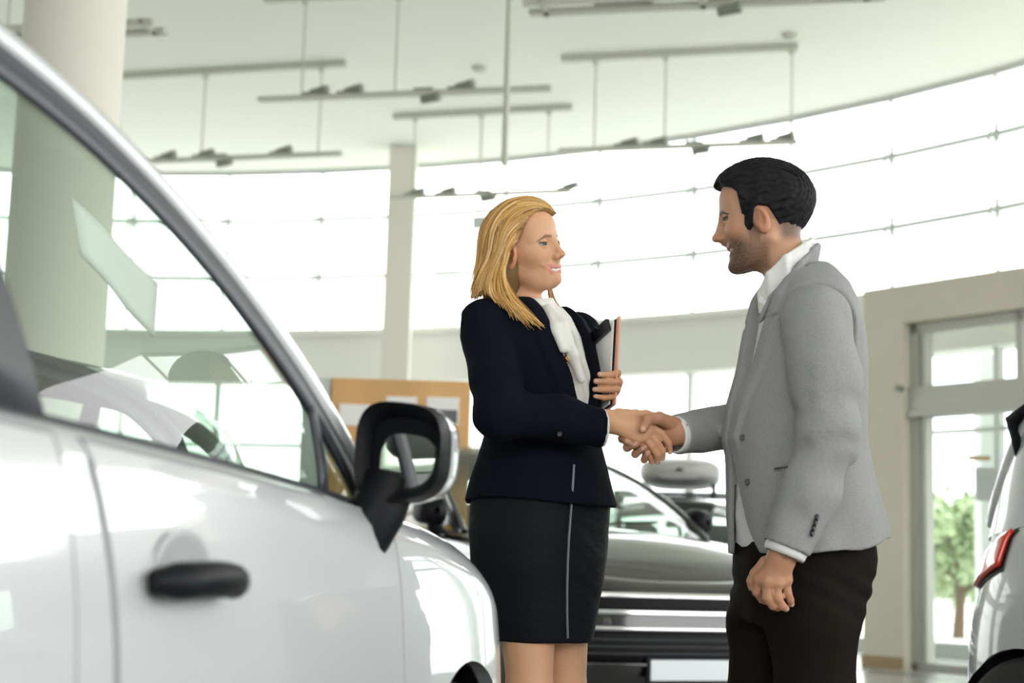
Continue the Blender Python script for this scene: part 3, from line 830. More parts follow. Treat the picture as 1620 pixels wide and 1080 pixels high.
HATCH = dict(wb=2.45, fo=.80, ro=.62, hw0=.86, sill=.19, arch=.335, zc=.30, wr=.30, cf=.72, cr=.55, nf=2.5, nr=2.8,
    hw=[(.15, .80), (.25, .835), (.40, .858), (.55, .862), (.68, .856), (.78, .846), (.88, .825), (.96, .80), (1.1, .78)],
    top=[(-3.3, .93), (-3.0, .985), (-2.4, .965), (-1.5, .945), (-.9, .925), (-.45, .905), (-.2, .893), (0.05, .872), (.25, .838), (.42, .792), (.57, .735), (.70, .66), (.78, .59), (.81, .55)],
    nose=[(.15, -.10), (.3, -.02), (.45, 0), (.6, -.02), (.75, -.06), (.9, -.10)], tail=[(.15, -.08), (.3, 0), (.5, .02), (.7, 0), (.85, -.06), (1.0, -.12)],
    rt=[(-3.3, .06), (-2.6, .05), (-.6, .05), (-.2, .07), (.1, .10), (.8, .12)],
    U=[(-.33, .905), (-.448, 1.004), (-.583, 1.11), (-.782, 1.232), (-.993, 1.328), (-1.25, 1.40), (-1.65, 1.445), (-2.15, 1.44), (-2.6, 1.37), (-2.86, 1.22), (-3.0, 1.0)],
    zb=.92, zr=1.44, tum=.185, xcow=-.22, xdeck=-2.95, crown=.07, bow=.20, rcrown=.045, zA=1.437, zC=1.36, rail=.022, sealw=.062,
    bars=[(-.60, .02, .030), (-1.52, -.08, .16), (-2.5, -.15, .05)], doors=[('front_door', -.40, -1.44), ('rear_door', -1.47, -2.42)],
    handle={'front_door': (-1.235, .778), 'rear_door': (-2.18, .80)}, mirror=(-.47, .905),
    lamp=(.30, .62, lambda t: .56, lambda t: .60 + .16 * (t - .3)),
    tail_lamp=(2.05, 2.42, lambda t: .80 - .0 * t, lambda t: .95 - .16 * (t - 2.05)))
white_car, white_root = build_car('white_hatchback', 'large white hatchback with black mirror and door handle, nearest on the left',
    HATCH, (-.892, 3.306, 0), math.radians(76), 'white_paint', True)
# price sheet hung inside the windscreen
mb = MB()
pts = [(113, 312, 2.75), (249, 448, 2.95), (243, 533, 2.95), (128, 404, 2.75)]
w4 = white_root.matrix_world.inverted() if False else (Matrix.Translation((-.892, 3.306, 0)) @ Matrix.Rotation(math.radians(76), 4, 'Z')).inverted()
q = [w4 @ Vector(P(*p)) for p in pts]
g = [[tuple(q[0].lerp(q[1], i/8).lerp(q[3].lerp(q[2], i/8), j/5) + Vector((.012*math.sin(i*.8), 0, 0))) for j in range(6)] for i in range(9)]
mb.grid(g); ps = mb.build('price_sheet', M['paper'], None, smooth=True, solid=.002)
ps.matrix_world = w4.inverted(); tag(ps, 'pale price sheet hung inside the white car behind its side window', 'paper')

BLACK = dict(HATCH); BLACK.update(wb=2.72, fo=.86, ro=.70, hw0=.915, sill=.20, arch=.36, zc=.33, wr=.33, cf=.62, nf=3.0,
    hw=[(.15, .86), (.3, .90), (.5, .915), (.7, .912), (.85, .90), (.95, .875), (1.05, .85), (1.2, .83)],
    top=[(-3.5, 1.02), (-3.2, 1.06), (-2.0, 1.05), (-1.0, 1.035), (-.5, 1.02), (-.2, 1.01), (.1, .985), (.35, .945), (.55, .90), (.70, .855), (.80, .81), (.87, .775)],
    nose=[(.15, -.10), (.3, -.01), (.45, .01), (.6, 0), (.72, -.01), (.80, -.03), (.9, -.08), (1.0, -.12)],
    rt=[(-3.5, .06), (-2.6, .05), (-.6, .05), (-.2, .06), (.3, .09), (.86, .10)],
    U=[(-.28, 1.015), (-.45, 1.13), (-.70, 1.27), (-1.0, 1.40), (-1.35, 1.51), (-1.7, 1.565), (-2.1, 1.575), (-2.6, 1.54), (-3.05, 1.44), (-3.3, 1.28), (-3.40, 1.06)],
    zb=1.02, zr=1.57, tum=.17, xcow=-.16, xdeck=-3.36, zA=1.54, zC=1.46, crown=.06, bow=.25, bars=[(-.62, .02, .04), (-1.62, -.05, .10), (-2.6, -.12, .08)],
    doors=[('front_door', -.45, -1.55), ('rear_door', -1.58, -2.55)], handle={'front_door': (-1.35, .86), 'rear_door': (-2.3, .88)}, mirror=(-.56, 1.06), cap=False,
    lamp=(.415, 1.35, lambda t: .60 + .12 * sstep(.85, 1.3, np.float64(t)), lambda t: .70 + .18 * sstep(.45, 1.25, np.float64(t))),
    tail_lamp=(2.05, 2.5, lambda t: .85, lambda t: 1.02))
fwd = np.array([math.sin(math.radians(25)), -math.cos(math.radians(25))]); nose_w = np.array([.97, 8.6])
o2 = nose_w - .86 * fwd
BC, black_root = build_car('black_car', 'black car with chrome grille bars standing behind the two people', BLACK, (o2[0], o2[1], 0), math.atan2(fwd[1], fwd[0]), 'black_paint', True)
def front_strip(car, root, name, m, y0, y1, zf0, zf1, off, n=30, k=4, par=None, solid=.012):
    """a band on the front fascia between two height curves over t"""
    obs = []
    g = []
    for i in range(2*n + 1):
        t = -y1 + 2*y1 * i / (2*n); tt = abs(t); side = 1 if t >= 0 else -1
        a, b = zf0(tt), zf1(tt); g.append([car.wall(tt, a + (b - a) * j / k, side, off) for j in range(k + 1)])
    mb = MB(); mb.grid(g); o = mb.build(name, m, root, smooth=True)
    md = o.modifiers.new('solid', 'SOLIDIFY'); md.thickness = solid; md.offset = 0
    return o
gr = front_strip(BC, black_root, 'grille', M['grille'], 0, .43, lambda t: .625, lambda t: .70, .004)
front_strip(BC, gr, 'chrome_bar', M['chrome'], 0, .405, lambda t: .692, lambda t: .716, .012)
front_strip(BC, gr, 'chrome_bar', M['chrome'], 0, .36, lambda t: .606, lambda t: .628, .012)
mb = MB()
for side in (1, -1):                                     # the bars close to a point beside each headlight
    mb.tube([BC.wall(.405, .704, side, .014), BC.wall(.385, .665, side, .016), BC.wall(.36, .618, side, .014)], .011, 8)
mb.build('chrome_end', M['chrome'], gr, smooth=True)
lg = front_strip(BC, black_root, 'lower_grille', M['grille'], 0, .40, lambda t: .37 + .08 * sstep(.33, .40, np.float64(t)), lambda t: .525 - .05 * sstep(.33, .40, np.float64(t)), .005)
front_strip(BC, lg, 'chrome_edge', M['chrome'], 0, .385, lambda t: .525 - .05 * sstep(.32, .385, np.float64(t)), lambda t: .545 - .05 * sstep(.32, .385, np.float64(t)), .012, k=2)
front_strip(BC, lg, 'chrome_edge', M['black_paint'], 0, .41, lambda t: .345, lambda t: .365, .02, k=2)
mb = MB()
for k in range(3): mb.tube([BC.wall(abs(t), .41 + .035*k, 1 if t >= 0 else -1, .008) for t in np.linspace(-.34, .34, 17)], .006, 6)
mb.build('grille_slat', M['seal'], lg, smooth=True)
x = BC.wall(0, .33, 1)[0]
mb = MB(); mb.box((x + .01, -.275, .265), (x + .03, .275, .395)); pl = mb.build('plate_holder', M['trim'], black_root, bevel=.005)
mb = MB(); mb.box((x + .028, -.255, .278), (x + .034, .255, .382)); mb.build('number_plate', M['plate'], pl, bevel=.003)
front_strip(BC, black_root, 'bonnet_gap', M['trim'], 0, .98, lambda t: BC.topz(t) - .075, lambda t: BC.topz(t) - .067, .002, k=1, solid=.004)
mb = MB()
for (y0, y1) in ((-.15, .45), (-.62, -.08)): mb.tube([(-.10, y0, 1.06), (-.22, (y0+y1)/2, 1.105), (-.28, y1, 1.12)], .010, 6)
mb.build('wiper', M['trim'], black_root, smooth=True)

CITY = dict(HATCH); CITY.update(wb=2.30, ro=.54, nr=2.5, cr=.60, arch=.32, tail_lamp=(2.17, 2.40, lambda t: .865 - .30 * (t - 2.17), lambda t: .975 - .40 * (t - 2.17)),
    U=[(-.33, .905), (-.448, 1.004), (-.583, 1.11), (-.782, 1.232), (-.993, 1.328), (-1.25, 1.40), (-1.6, 1.445), (-1.95, 1.445), (-2.35, 1.415), (-2.55, 1.30), (-2.70, 1.0)], quarter=-1.75, xdeck=-2.62,
    top=[(-2.8, .93), (-2.6, .985), (-2.2, .965), (-1.5, .945), (-.9, .925), (-.45, .905), (-.2, .893), (0.05, .872), (.25, .838), (.42, .792), (.57, .735), (.70, .66), (.78, .59), (.81, .55)],
    rt=[(-3.3, .05), (-2.3, .05), (-.6, .05), (-.2, .07), (.1, .10), (.8, .12)],
    bars=[(-.60, .02, .030), (-1.52, -.08, .16)], doors=[('front_door', -.40, -1.50)], handle={'front_door': (-1.3, .80)}, rail=.03)
fw = np.array([.5, -.866]); rt_ = np.array([-.866, -.5])
oc = np.array([1.596, 5.0]) + 2.30 * fw - .80 * rt_
CC, city_root = build_car('white_city_car', 'white car with red tail light cut off by the right edge', CITY, (oc[0], oc[1], 0), math.atan2(fw[1], fw[0]), 'white_paint', True)
mb = MB(); g = []
for i in range(9):
    f = i / 8 * 2 - 1
    g.append([(-2.20, f*.60, 1.475 - .03*f*f), (-2.48 + .06*f*f, f*.63, 1.44 - .04*f*f), (-2.66 + .09*f*f, f*.61, 1.37 - .03*f*f), (-2.62 + .09*f*f, f*.60, 1.20)])
mb.grid(g); mb.build('spoiler', M['trim'], city_root, smooth=True, solid=.03)

M['slate_paint'] = mat('slate_paint', (0.035, 0.05, 0.05), 0.5, spec=0.2)
build_car('grey_hatchback', 'dark grey car seen through the side window of the white car', BLACK, (-4.52, 6.40, 0), math.radians(180), 'slate_paint', True)
SUV = dict(HATCH); SUV.update(tail_lamp=(2.35, 2.6, lambda t: .86, lambda t: 1.05), U=[(u[0], u[1] + .06) for u in HATCH['U']])
s0 = P(1050, 800, 13.2)
SCAR, suv_root = build_car('white_wagon', 'distant white car with grey roof box seen below the handshake', HATCH, (s0[0] + .1, 13.2, 0), math.radians(-97), 'white_paint', True)
mb = MB(); rows = []
for i, (xx, sc) in enumerate(((-1.0, .1), (-1.02, .6), (-1.12, .88), (-1.4, 1), (-1.9, 1), (-2.2, .94), (-2.35, .7), (-2.38, .1))):
    rows.append([(xx, .36 * sc * math.copysign(abs(math.cos(a)) ** .6, math.cos(a)), 1.72 + .125 * sc * math.copysign(abs(math.sin(a)) ** .7, math.sin(a))) for a in np.linspace(0, 2*math.pi, 33)])
mb.grid(rows); rb = mb.build('roof_box', M['grey_box'], None, smooth=True)
rb.matrix_world = Matrix.Translation((s0[0] + .1, 13.2, 0)) @ Matrix.Rotation(math.radians(-97), 4, 'Z'); tag(rb, 'grey roof box on top of the distant white car', 'roof box')
mb = MB()
for xx in (-1.3, -2.0): mb.bar((xx, -.58, 1.53), (xx, .58, 1.53), .05, .03); [mb.box((xx - .03, k*.3 - .02, 1.53), (xx + .03, k*.3 + .02, 1.62)) for k in (-1, 1)]; [mb.box((xx - .03, k*.55 - .03, 1.40), (xx + .03, k*.55 + .03, 1.53)) for k in (-1, 1)]
mb.build('roof_bars', M['trim'], suv_root)
# ------------------------------------------------------------------ people
HQ = 1.0                                                     # voxel size multiplier
M['skin'] = mat('skin', (0.6, 0.35, 0.24), 0.48, attr=True, sss=0.12, spec=0.35)
M['hair'] = mat('hair', (0.5, 0.3, 0.1), 0.5, attr=True, spec=0.3)
M['dark_hair'] = mat('dark_hair', (0.01, 0.01, 0.01), 0.65, attr=True, spec=0.12)
M['navy'] = mat('navy_wool', (0.0042, 0.0055, 0.0105), 0.9, spec=0.08, bump=(900, 0.15))
M['skirt'] = mat('charcoal_skirt', (0.0055, 0.007, 0.0105), 0.7, spec=0.14, bump=(16, 0.4, (1, 1, 3.2)))
M['piping'] = mat('grey_piping', (0.16, 0.17, 0.19), 0.5)
M['blouse'] = mat('white_blouse', (0.72, 0.71, 0.67), 0.6, bump=(40, 0.25, (1, 1, .25)))
M['shirt'] = mat('white_shirt', (0.72, 0.72, 0.71), 0.7, bump=(25, 0.15))
M['grey_wool'] = mat('grey_wool_cloth', (0.29, 0.292, 0.292), 0.92, spec=0.12, bump=(500, 0.25), var=(260, 0.09))
M['grey_dark'] = mat('grey_undercollar', (0.10, 0.10, 0.10), 0.9)
M['trouser'] = mat('dark_brown_trousers', (0.0105, 0.0075, 0.0055), 0.85, spec=0.10, bump=(10, 0.3, (1, 1, .4)))
M['gold'] = mat('gold', (0.75, 0.45, 0.12), 0.25, metal=1.0)
M['button'] = mat('dark_button', (0.01, 0.01, 0.014), 0.35)
M['shoe'] = mat('black_shoe_leather', (0.01, 0.009, 0.008), 0.3)

def loft(p, tab, f, n=2.25):
    """tab rows: z, cx, cy, half-lateral, half-depth (world z ascending); f = facing"""
    z = p[:, 2]; T = tab
    cx, cy, a, b = (np.interp(z, T[:, 0], T[:, i]).astype(F32) for i in (1, 2, 3, 4))
    dx, dy = p[:, 0] - cx, p[:, 1] - cy
    fw = dx * F32(f[0]) + dy * F32(f[1]); la = -dx * F32(f[1]) + dy * F32(f[0])
    e = ((np.abs(fw) / b) ** n + (np.abs(la) / a) ** n) ** F32(1 / n)
    d = (e - 1) * np.minimum(a, b)
    return d, fw, la, a, b
def table(rows, Y):
    """rows: py, px, half-lateral, half-depth[, dY] -> world table"""
    out = []
    for r in rows:
        q = P(r[1], r[0], Y + (r[4] if len(r) > 4 else 0)); out.append((q[2], q[0], q[1], r[2], r[3]))
    out.sort(); return np.array(out, dtype=F32)
def capz(d, z, z0, z1): return np.maximum(d, np.maximum(z - F32(z1), F32(z0) - z))

class Head:
    def __init__(s, c, fwd, pitch, roll, sc, male):
        s.c = np.asarray(c, F32); s.R = frame(fwd, pitch, roll).astype(F32); s.s = sc; s.male = male
    def q(s, p): return ((p - s.c) @ s.R) / F32(s.s)
    def w(s, q): return np.asarray(s.c, float) + (np.asarray(q, float) * s.s) @ s.R.T.astype(float)
    UP = [(.0875, 0, -.0565), (.0832, .021, -.0550), (.0680, .0425, -.0450)]
    LO = [(.0850, 0, -.0745), (.0808, .0205, -.0695), (.0680, .0420, -.0470)]
    BR = [(.0880, .014, .0190), (.0815, .031, .0205), (.0660, .050, .0090)]
    def sdf(s, p):
        q = s.q(p); a = q.copy(); a[:, 1] = np.abs(a[:, 1]); m = s.male
        mo = A3(-.007 if m else 0, 0, 0); qm = q - mo; am = a - mo
        d = sd_ell(q, (-.010, 0, .034), (.098, .0745, .084))
        d = smin(d, sd_ell(q, (.0475, 0, .048), (.040, .060, .044)), .02)
        d = smin(d, sd_ell(q, (.028, 0, -.028), (.0585, .0575, .080)), .03)
        jw = .054 if m else .047
        d = smin(d, sd_cone(a, (-.008, jw, -.055), (.058, .018, -.093 if m else -.089), .015, .014), .028)
        d = smin(d, sd_ell(q, (.0715 if m else .0765, 0, -.0970 if m else -.0865), (.0165, .0205 if m else .016, .0155)), .016)
        d = smin(d, sd_ell(a, (.0555, .0385, -.024), (.023, .0215, .022)), .022)
        d = smin(d, sd_ell(qm, (.068, 0, -.063), (.0170, .033, .026)), .014)
        d = smin(d, sd_cone(a, (.0775, .012, .019), (.058, .045, .018), .0105 if m else .008, .009), .016)
        d = smax(d, -sd_ell(a, (.0965, .0325, .001), (.0170, .0205, .0130)), .010)
        d = smin(d, sd_cone(q, (.088, 0, .012), (.1030, 0, -.024), .0070, .0074), .011)
        d = smin(d, sd_ell(q, (.1050, 0, -.0290), (.0110, .0092, .0085)), .007)
        d = smin(d, sd_ell(a, (.0940, .0112, -.0330), (.0090, .0060, .0064)), .006)
        d = smin(d, sd_cone(q, (.083, 0, -.016), (.089, 0, -.040), .0115, .0085), .008)
        d = smax(d, -sd_ell(a, (.0985, .0066, -.0420), (.0045, .0026, .0024)), .002)
        # mouth, parted in a smile
        d = smax(d, -sd_ell(qm, (.0840, 0, -.0635), (.0150, .0365, .0080)), .003)
        d = smin(d, sd_ell(qm, (.0710, 0, -.0610), (.0136, .0345, .0085)), .0015)
        if m: d = smin(d, chain(am, [(.0885, 0, -.0490), (.0845, .0150, -.0500), (.0720, .0290, -.0560)], (.0045, .0045, .0030), .003), .005)
        d = smax(d, -chain(a, [(.0880, .0225, -.0385), (.0835, .0310, -.0450), (.0715, .0425, -.0560)], (.0008, .0018, .0008), .002), .005)
        d = smin(d, chain(am, s.UP, (.0034, .0034, .0022), .003), .005)
        d = smin(d, chain(am, s.LO, (.0044, .0038, .0022), .003), .005)
        # eyes with lids
        e = (.0722, .0325, .0005)
        d = np.minimum(d, ln(a - A3(*e)) - F32(.0138))
        lid = ln(a - A3(.0724, .0325, .0005)) - F32(.0151)
        up = np.maximum(lid, -(a[:, 2] - F32(.0046) + (a[:, 0] - F32(.082)) * F32(.05)))
        lo = np.maximum(lid, a[:, 2] + F32(.0038))
        d = smin(d, up, .002); d = smin(d, lo, .002)
        d = smin(d, chain(a, s.BR, (.0032, .0034, .0022), .003), .004)
        # ears
        ca, sa = math.cos(.28), math.sin(.28); Re = np.array([[ca, 0, sa], [0, 1, 0], [-sa, 0, ca]], F32)
        ear = sd_ell(a, (.004, .0760, -.018), (.0185, .0095, .0325), Re)
        ear = smax(ear, -sd_ell(a, (.0070, .0850, -.015), (.0115, .0090, .0215), Re), .004)
        ear = smax(ear, -(ln(a - A3(.0085, .0810, -.0185)) - F32(.0062)), .002)
        ear = smin(ear, sd_ell(a, (.0155, .076, -.023), (.0055, .007, .007)), .003)
        d = smin(d, ear, .006)
        return d * F32(s.s)
    def paint(s, v, skin, lip, brow, beard=None):
        q = s.q(v.astype(F32)); a = q.copy(); a[:, 1] = np.abs(a[:, 1]); n = len(v)
        mo = A3(-.007 if s.male else 0, 0, 0); qm = q - mo; am = a - mo
        c = np.tile(np.array(skin, F32), (n, 1))
        def mix(col, w): 
            w = np.clip(w, 0, 1)[:, None]; c[:] = c * (1 - w) + np.array(col, F32) * w
        blush = np.exp(-(((a[:, 0] - .058) / .022) ** 2 + ((a[:, 1] - .045) / .02) ** 2 + ((a[:, 2] + .028) / .018) ** 2))
        mix((skin[0] * 1.0, skin[1] * .74, skin[2] * .68), blush * .55)
        mix((skin[0] * .98, skin[1] * .78, skin[2] * .72), np.exp(-((q[:, 0] - .102) ** 2 + q[:, 1] ** 2 + (q[:, 2] + .03) ** 2) / .00022) * .5)
        mix((skin[0] * .98, skin[1] * .72, skin[2] * .64), sstep(.068, .078, a[:, 1]) * (np.abs(q[:, 2] + .018) < .04) * (q[:, 0] < .025) * .6)
        if beard is not None:
            jaw = sstep(-.030, -.062, q[:, 2] + .30 * np.clip(.055 - q[:, 0], 0, .06) - .0) * sstep(-.125, -.112, q[:, 2])
            jaw *= sstep(-.012, .004, q[:, 0]) 
            side = sstep(.004, .012, q[:, 0]) * sstep(.040, .028, q[:, 0]) * (q[:, 2] < .02) * (q[:, 2] > -.07) * (a[:, 1] > .04)
            mous = sstep(.0065, .0035, chain(am, [(.0895, 0, -.0490), (.0855, .0150, -.0500), (.0730, .0290, -.0560)], (.0040, .0040, .0025), .003) + .004)
            bm = np.maximum(np.maximum(jaw, side * .95), mous)
            mot = .80 + .20 * vnoise(q, 900, 3)
            bm = bm * (.62 + .38 * np.clip((q[:, 0] - .02) / .035, 0, 1)); mix(beard, np.clip(bm * .97 * mot, 0, .96))
        dl = np.minimum(chain(am, s.UP, (.0034, .0034, .0022), .003), chain(am, s.LO, (.0044, .0038, .0022), .003))
        mix(lip, sstep(.0022, .0006, dl))
        teeth = (sd_ell(qm, (.0710, 0, -.0610), (.0139, .0348, .0088)) < .0010) & (dl > .0004) & (qm[:, 0] > .058)
        mix((.80, .77, .72), teeth * 1.0)
        dk = (dl > .0006) & (~teeth) & (qm[:, 0] > .058) & (qm[:, 0] < .0835) & (np.abs(q[:, 2] + .0655) < .005) & (a[:, 1] < .02)
        mix((.20, .06, .05), dk * .8)
        mix(brow, (q[:, 0] > .045) * sstep(.0012, -.0008, chain(a * A3(0, 1, 1), [np.array(b) * (0, 1, 1) for b in s.BR], (.0032, .0030, .0012), .003)) * (.97 if s.male else .85))
        e = ln(a - A3(.0722, .0325, .0005))
        ball = (e < .01428) & (a[:, 0] > .0735) & (a[:, 2] < .0060) & (a[:, 2] > -.0048)
        mix((.34, .33, .32) if not s.male else (.10, .085, .08), ball)
        g = np.array([.965, 0.24, -.02]); dirv = (a - A3(.0722, .0325, .0005)) / np.maximum(e, 1e-6)[:, None]
        cs = dirv @ g.astype(F32)
        mix((.055, .075, .085) if not s.male else (.03, .02, .014), ball * sstep(.80, .83, cs)); mix((.01, .01, .01), ball * sstep(.962, .972, cs))
        lash = (e > .0139) & (e < .0163) & (a[:, 0] > .074) & (a[:, 2] > .0026) & (a[:, 2] < .0068)
        mix((.03, .018, .012), lash * .95)
        return c

def hand_sdf(p, h):
    """h: wrist, mcp[4], fingers[4] = further joints, thumb[...], scale k"""
    k = h.get('k', 1.0); d = sd_cone(p, h['fore'], h['wrist'], .031 * k, .0255 * k)
    palm = None
    for i, m in enumerate(h['mcp']):
        e = sd_cone(p, h['wrist'], m, .0185 * k, .0125 * k); palm = e if palm is None else smin(palm, e, .012)
    for i in range(3):
        e = sd_cone(p, h['mcp'][i], h['mcp'][i+1], .0115 * k, .0115 * k); palm = smin(palm, e, .008)
    d = smin(d, palm, .018)
    for i, f in enumerate(h['fingers']):
        r = np.array([.0104, .0095, .0086, .0072]) * k * (1.0, 1.03, .98, .86)[i]
        pts = [h['mcp'][i]] + list(f); rr = np.interp(np.linspace(0, 3, len(pts)), [0, 1, 2, 3], r)
        c = chain(p, pts, rr, .0025)
        d = smin(d, c, .0035)
    t = h['thumb']; c = chain(p, t, np.interp(np.linspace(0, 3, len(t)), [0, 1, 2, 3], [.0165 * k, .0125 * k, .0112 * k, .0085 * k]), .006)
    return smin(d, c, .005)
def hand_paint(v, c, h, nail=(.82, .52, .44)):
    for f in list(h['fingers']) + [h['thumb'][1:]]:
        tip, pre = np.array(f[-1]), np.array(f[-2]); ax = (tip - pre) / np.linalg.norm(tip - pre)
        out = h.get('out', np.array([0, -1.0, 0])); out = out - ax * (out @ ax); out /= np.linalg.norm(out)
        q = tip + out * .0075
        w = np.exp(-((v - q) ** 2).sum(1) / (.0048 ** 2))[:, None] * .8; c[:] = c * (1 - w) + np.array(nail, F32) * w
        for j in f[:-1]:                                     # redder knuckles
            w = np.exp(-((v - np.array(j)) ** 2).sum(1) / (.011 ** 2))[:, None] * .35; c[:] = c * (1 - w) + c * np.array((1.0, .80, .74), F32) * w
def px3(lst, Y): return [P(x, y, Y + d) for (x, y, d) in lst]

# ---- joints, from the photograph
HY = 3.80
wR = dict(fore=P(900, 670, 3.773), wrist=P(962, 666, HY), mcp=px3([(1027, 674, .004), (1024, 682, .002), (1018, 690, .002), (1008, 695, .004)], HY),
    fingers=[px3([(1047, 686, .012), (1058, 701, .022), (1060, 714, .032)], HY), px3([(1038, 698, .008), (1048, 713, .018), (1048, 724, .030)], HY),
             px3([(1030, 705, .008), (1040, 719, .018), (1040, 730, .030)], HY), px3([(1018, 708, .012), (1027, 722, .022), (1031, 731, .034)], HY)],
    thumb=px3([(978, 656, .004), (1004, 656, .010), (1022, 656, .018), (1038, 658, .022)], HY), k=.96)
mR = dict(fore=P(1120, 681, 3.92), wrist=P(1074, 683, HY + .036), mcp=px3([(1029, 671, .044), (1029, 683, .044), (1032, 694, .044), (1037, 704, .042)], HY),
    fingers=[px3([(1001, 683, .040), (984, 694, .014), (994, 699, -.014)], HY), px3([(1007, 694, .042), (992, 708, .008), (1006, 702, -.018)], HY),
             px3([(1014, 704, .044), (1005, 718, .010), (1019, 708, -.018)], HY), px3([(1024, 712, .042), (1019, 727, .012), (1025, 716, -.012)], HY)],
    thumb=px3([(1066, 671, .022), (1043, 661, -.004), (1025, 663, -.022), (1017, 679, -.026)], HY), k=1.12)
LY = 3.93
wL = dict(fore=P(925, 648, 4.03), wrist=P(944, 632, 3.99), mcp=px3([(973, 597, .040), (976, 606, .040), (973, 616, .040), (967, 625, .040)], LY),
    fingers=[px3([(977, 590, .006), (964, 593, -.012), (949, 592, -.012)], LY), px3([(980, 604, .004), (962, 604, -.014), (943, 603, -.012)], LY),
             px3([(976, 616, .004), (959, 616, -.014), (941, 616, -.012)], LY), px3([(969, 628, .006), (956, 629, -.012), (942, 627, -.012)], LY)],
    thumb=px3([(952, 620, .060), (964, 600, .062), (969, 590, .052), (970, 583, .044)], LY), k=.93)
NY = 3.60
mL = dict(fore=P(1262, 820, NY + .01), wrist=P(1237, 880, NY), mcp=px3([(1203, 916, .012), (1215, 920, -.002), (1229, 921, -.002), (1243, 917, .008)], NY),
    fingers=[px3([(1198, 936, .020), (1206, 947, .034), (1214, 951, .044)], NY), px3([(1213, 944, .000), (1223, 957, .010), (1230, 961, .022)], NY),
             px3([(1229, 945, .000), (1237, 958, .010), (1243, 962, .022)], NY), px3([(1246, 937, .010), (1250, 948, .018), (1252, 955, .028)], NY)],
    thumb=px3([(1213, 892, .020), (1197, 908, .030), (1191, 919, .036), (1190, 928, .040)], NY), k=1.14, out=np.array([0, -1.0, 0]))

def zone_mesh(f, zones):
    return join_meshes([mesh_sdf(f, lo, hi, h * HQ) for lo, hi, h in zones])
def around(pts, pad): a = np.array(pts); return a.min(0) - pad, a.max(0) + pad
def hand_box(h, pad=.03):
    return around([h['wrist']] + h['mcp'] + [x for f in h['fingers'] for x in f] + list(h['thumb']), pad)

def wrap(name, V, F, m, root, base, colors=None, smooth=True):
    return mesh_obj(name, V - np.asarray(base), F, m, root, smooth, colors)

# =================================================================== the woman
WY = 3.97
wbase = np.array([P(858, 900, WY)[0], WY, 0.0])
woman = thing('person', 'woman with long blonde hair in a black skirt suit, shaking hands', 'person', tuple(wbase))
fW = np.array([.80, -.60]); lW = np.array([.60, .80])
HW = Head(P(828, 396, WY - .02), (.84, -.54), math.radians(6), math.radians(11), .985, False)
hipR, hipL = P(832, 800, 3.93), P(884, 800, 4.03)
kneR, kneL = P(838, 1105, 3.90), P(892, 1105, 4.02)
ankR, ankL = P(826, 1372, 3.96), P(880, 1372, 4.08)
shR, shL = P(766, 515, 3.86), P(914, 530, 4.12)
elR, elL = P(790, 655, 3.73), P(930, 668, 4.13)
neckW = [HW.w((-.022, 0, -.045)), HW.w((-.026, 0, -.115)), P(838, 500, WY)]
torsoW = table([(484, 838, .06, .04), (500, 840, .165, .08), (530, 840, .155, .10), (570, 842, .145, .115), (640, 850, .135, .115), (690, 858, .125, .105), (740, 857, .15, .12), (800, 856, .165, .13), (840, 855, .15, .12)], WY)
def woman_sdf(p):
    d = HW.sdf(p)
    d = smin(d, chain(p, neckW, (.043, .0415, .046), .02), .02)
    t, *_ = loft(p, torsoW, fW); t = capz(t, p[:, 2], torsoW[0, 0], torsoW[-1, 0])
    d = smin(d, t, .03)
    for (a, b, c) in ((shR, elR, wR['fore']), (shL, elL, wL['fore'])):
        d = smin(d, chain(p, [a, b, c], (.046, .038, .031), .03), .02)
    for (a, b, c, k) in ((hipR, kneR, ankR, 1), (hipL, kneL, ankL, 1)):
        ca = b * .68 + c * .32 + np.array([-.012, .010, 0])
        d = np.minimum(d, smin(chain(p, [a, b, c], (.085, .052, .034), .03), sd_cone(p, ca, b * .3 + c * .7, .050, .040), .03))
        d = smin(d, sd_cone(p, c, c + np.array([.09, -.07, -.05]), .034, .026), .02)
    d = smin(d, hand_sdf(p, wR), .01); d = smin(d, hand_sdf(p, wL), .01)
    return d
hb = HW.w((0, 0, 0))
zones = [(hb - np.array([.15, .15, .155]), hb + np.array([.15, .15, .15]), .0019), hand_box(wR) + (.0016,), hand_box(wL) + (.0018,)]
zl = P(838, 985, 3.95)[2]
zones += [(np.array([-.12, 3.7, .0]), np.array([.40, 4.25, zl]), .007), (np.array([-.20, 3.6, zl]), np.array([.40, 4.3, hb[2] - .155]), .014)]
V, F = zone_mesh(woman_sdf, zones)
skinW = (.63, .35, .205)
C = HW.paint(V, skinW, (.58, .23, .185), (.17, .09, .04))
far = V[:, 2] < hb[2] - .15; C[far] = np.array(skinW)
handc = C.copy(); hand_paint(V, handc, wR); hand_paint(V, handc, wL); C[far] = handc[far]
wrap('body', V, F, M['skin'], woman, wbase, C)

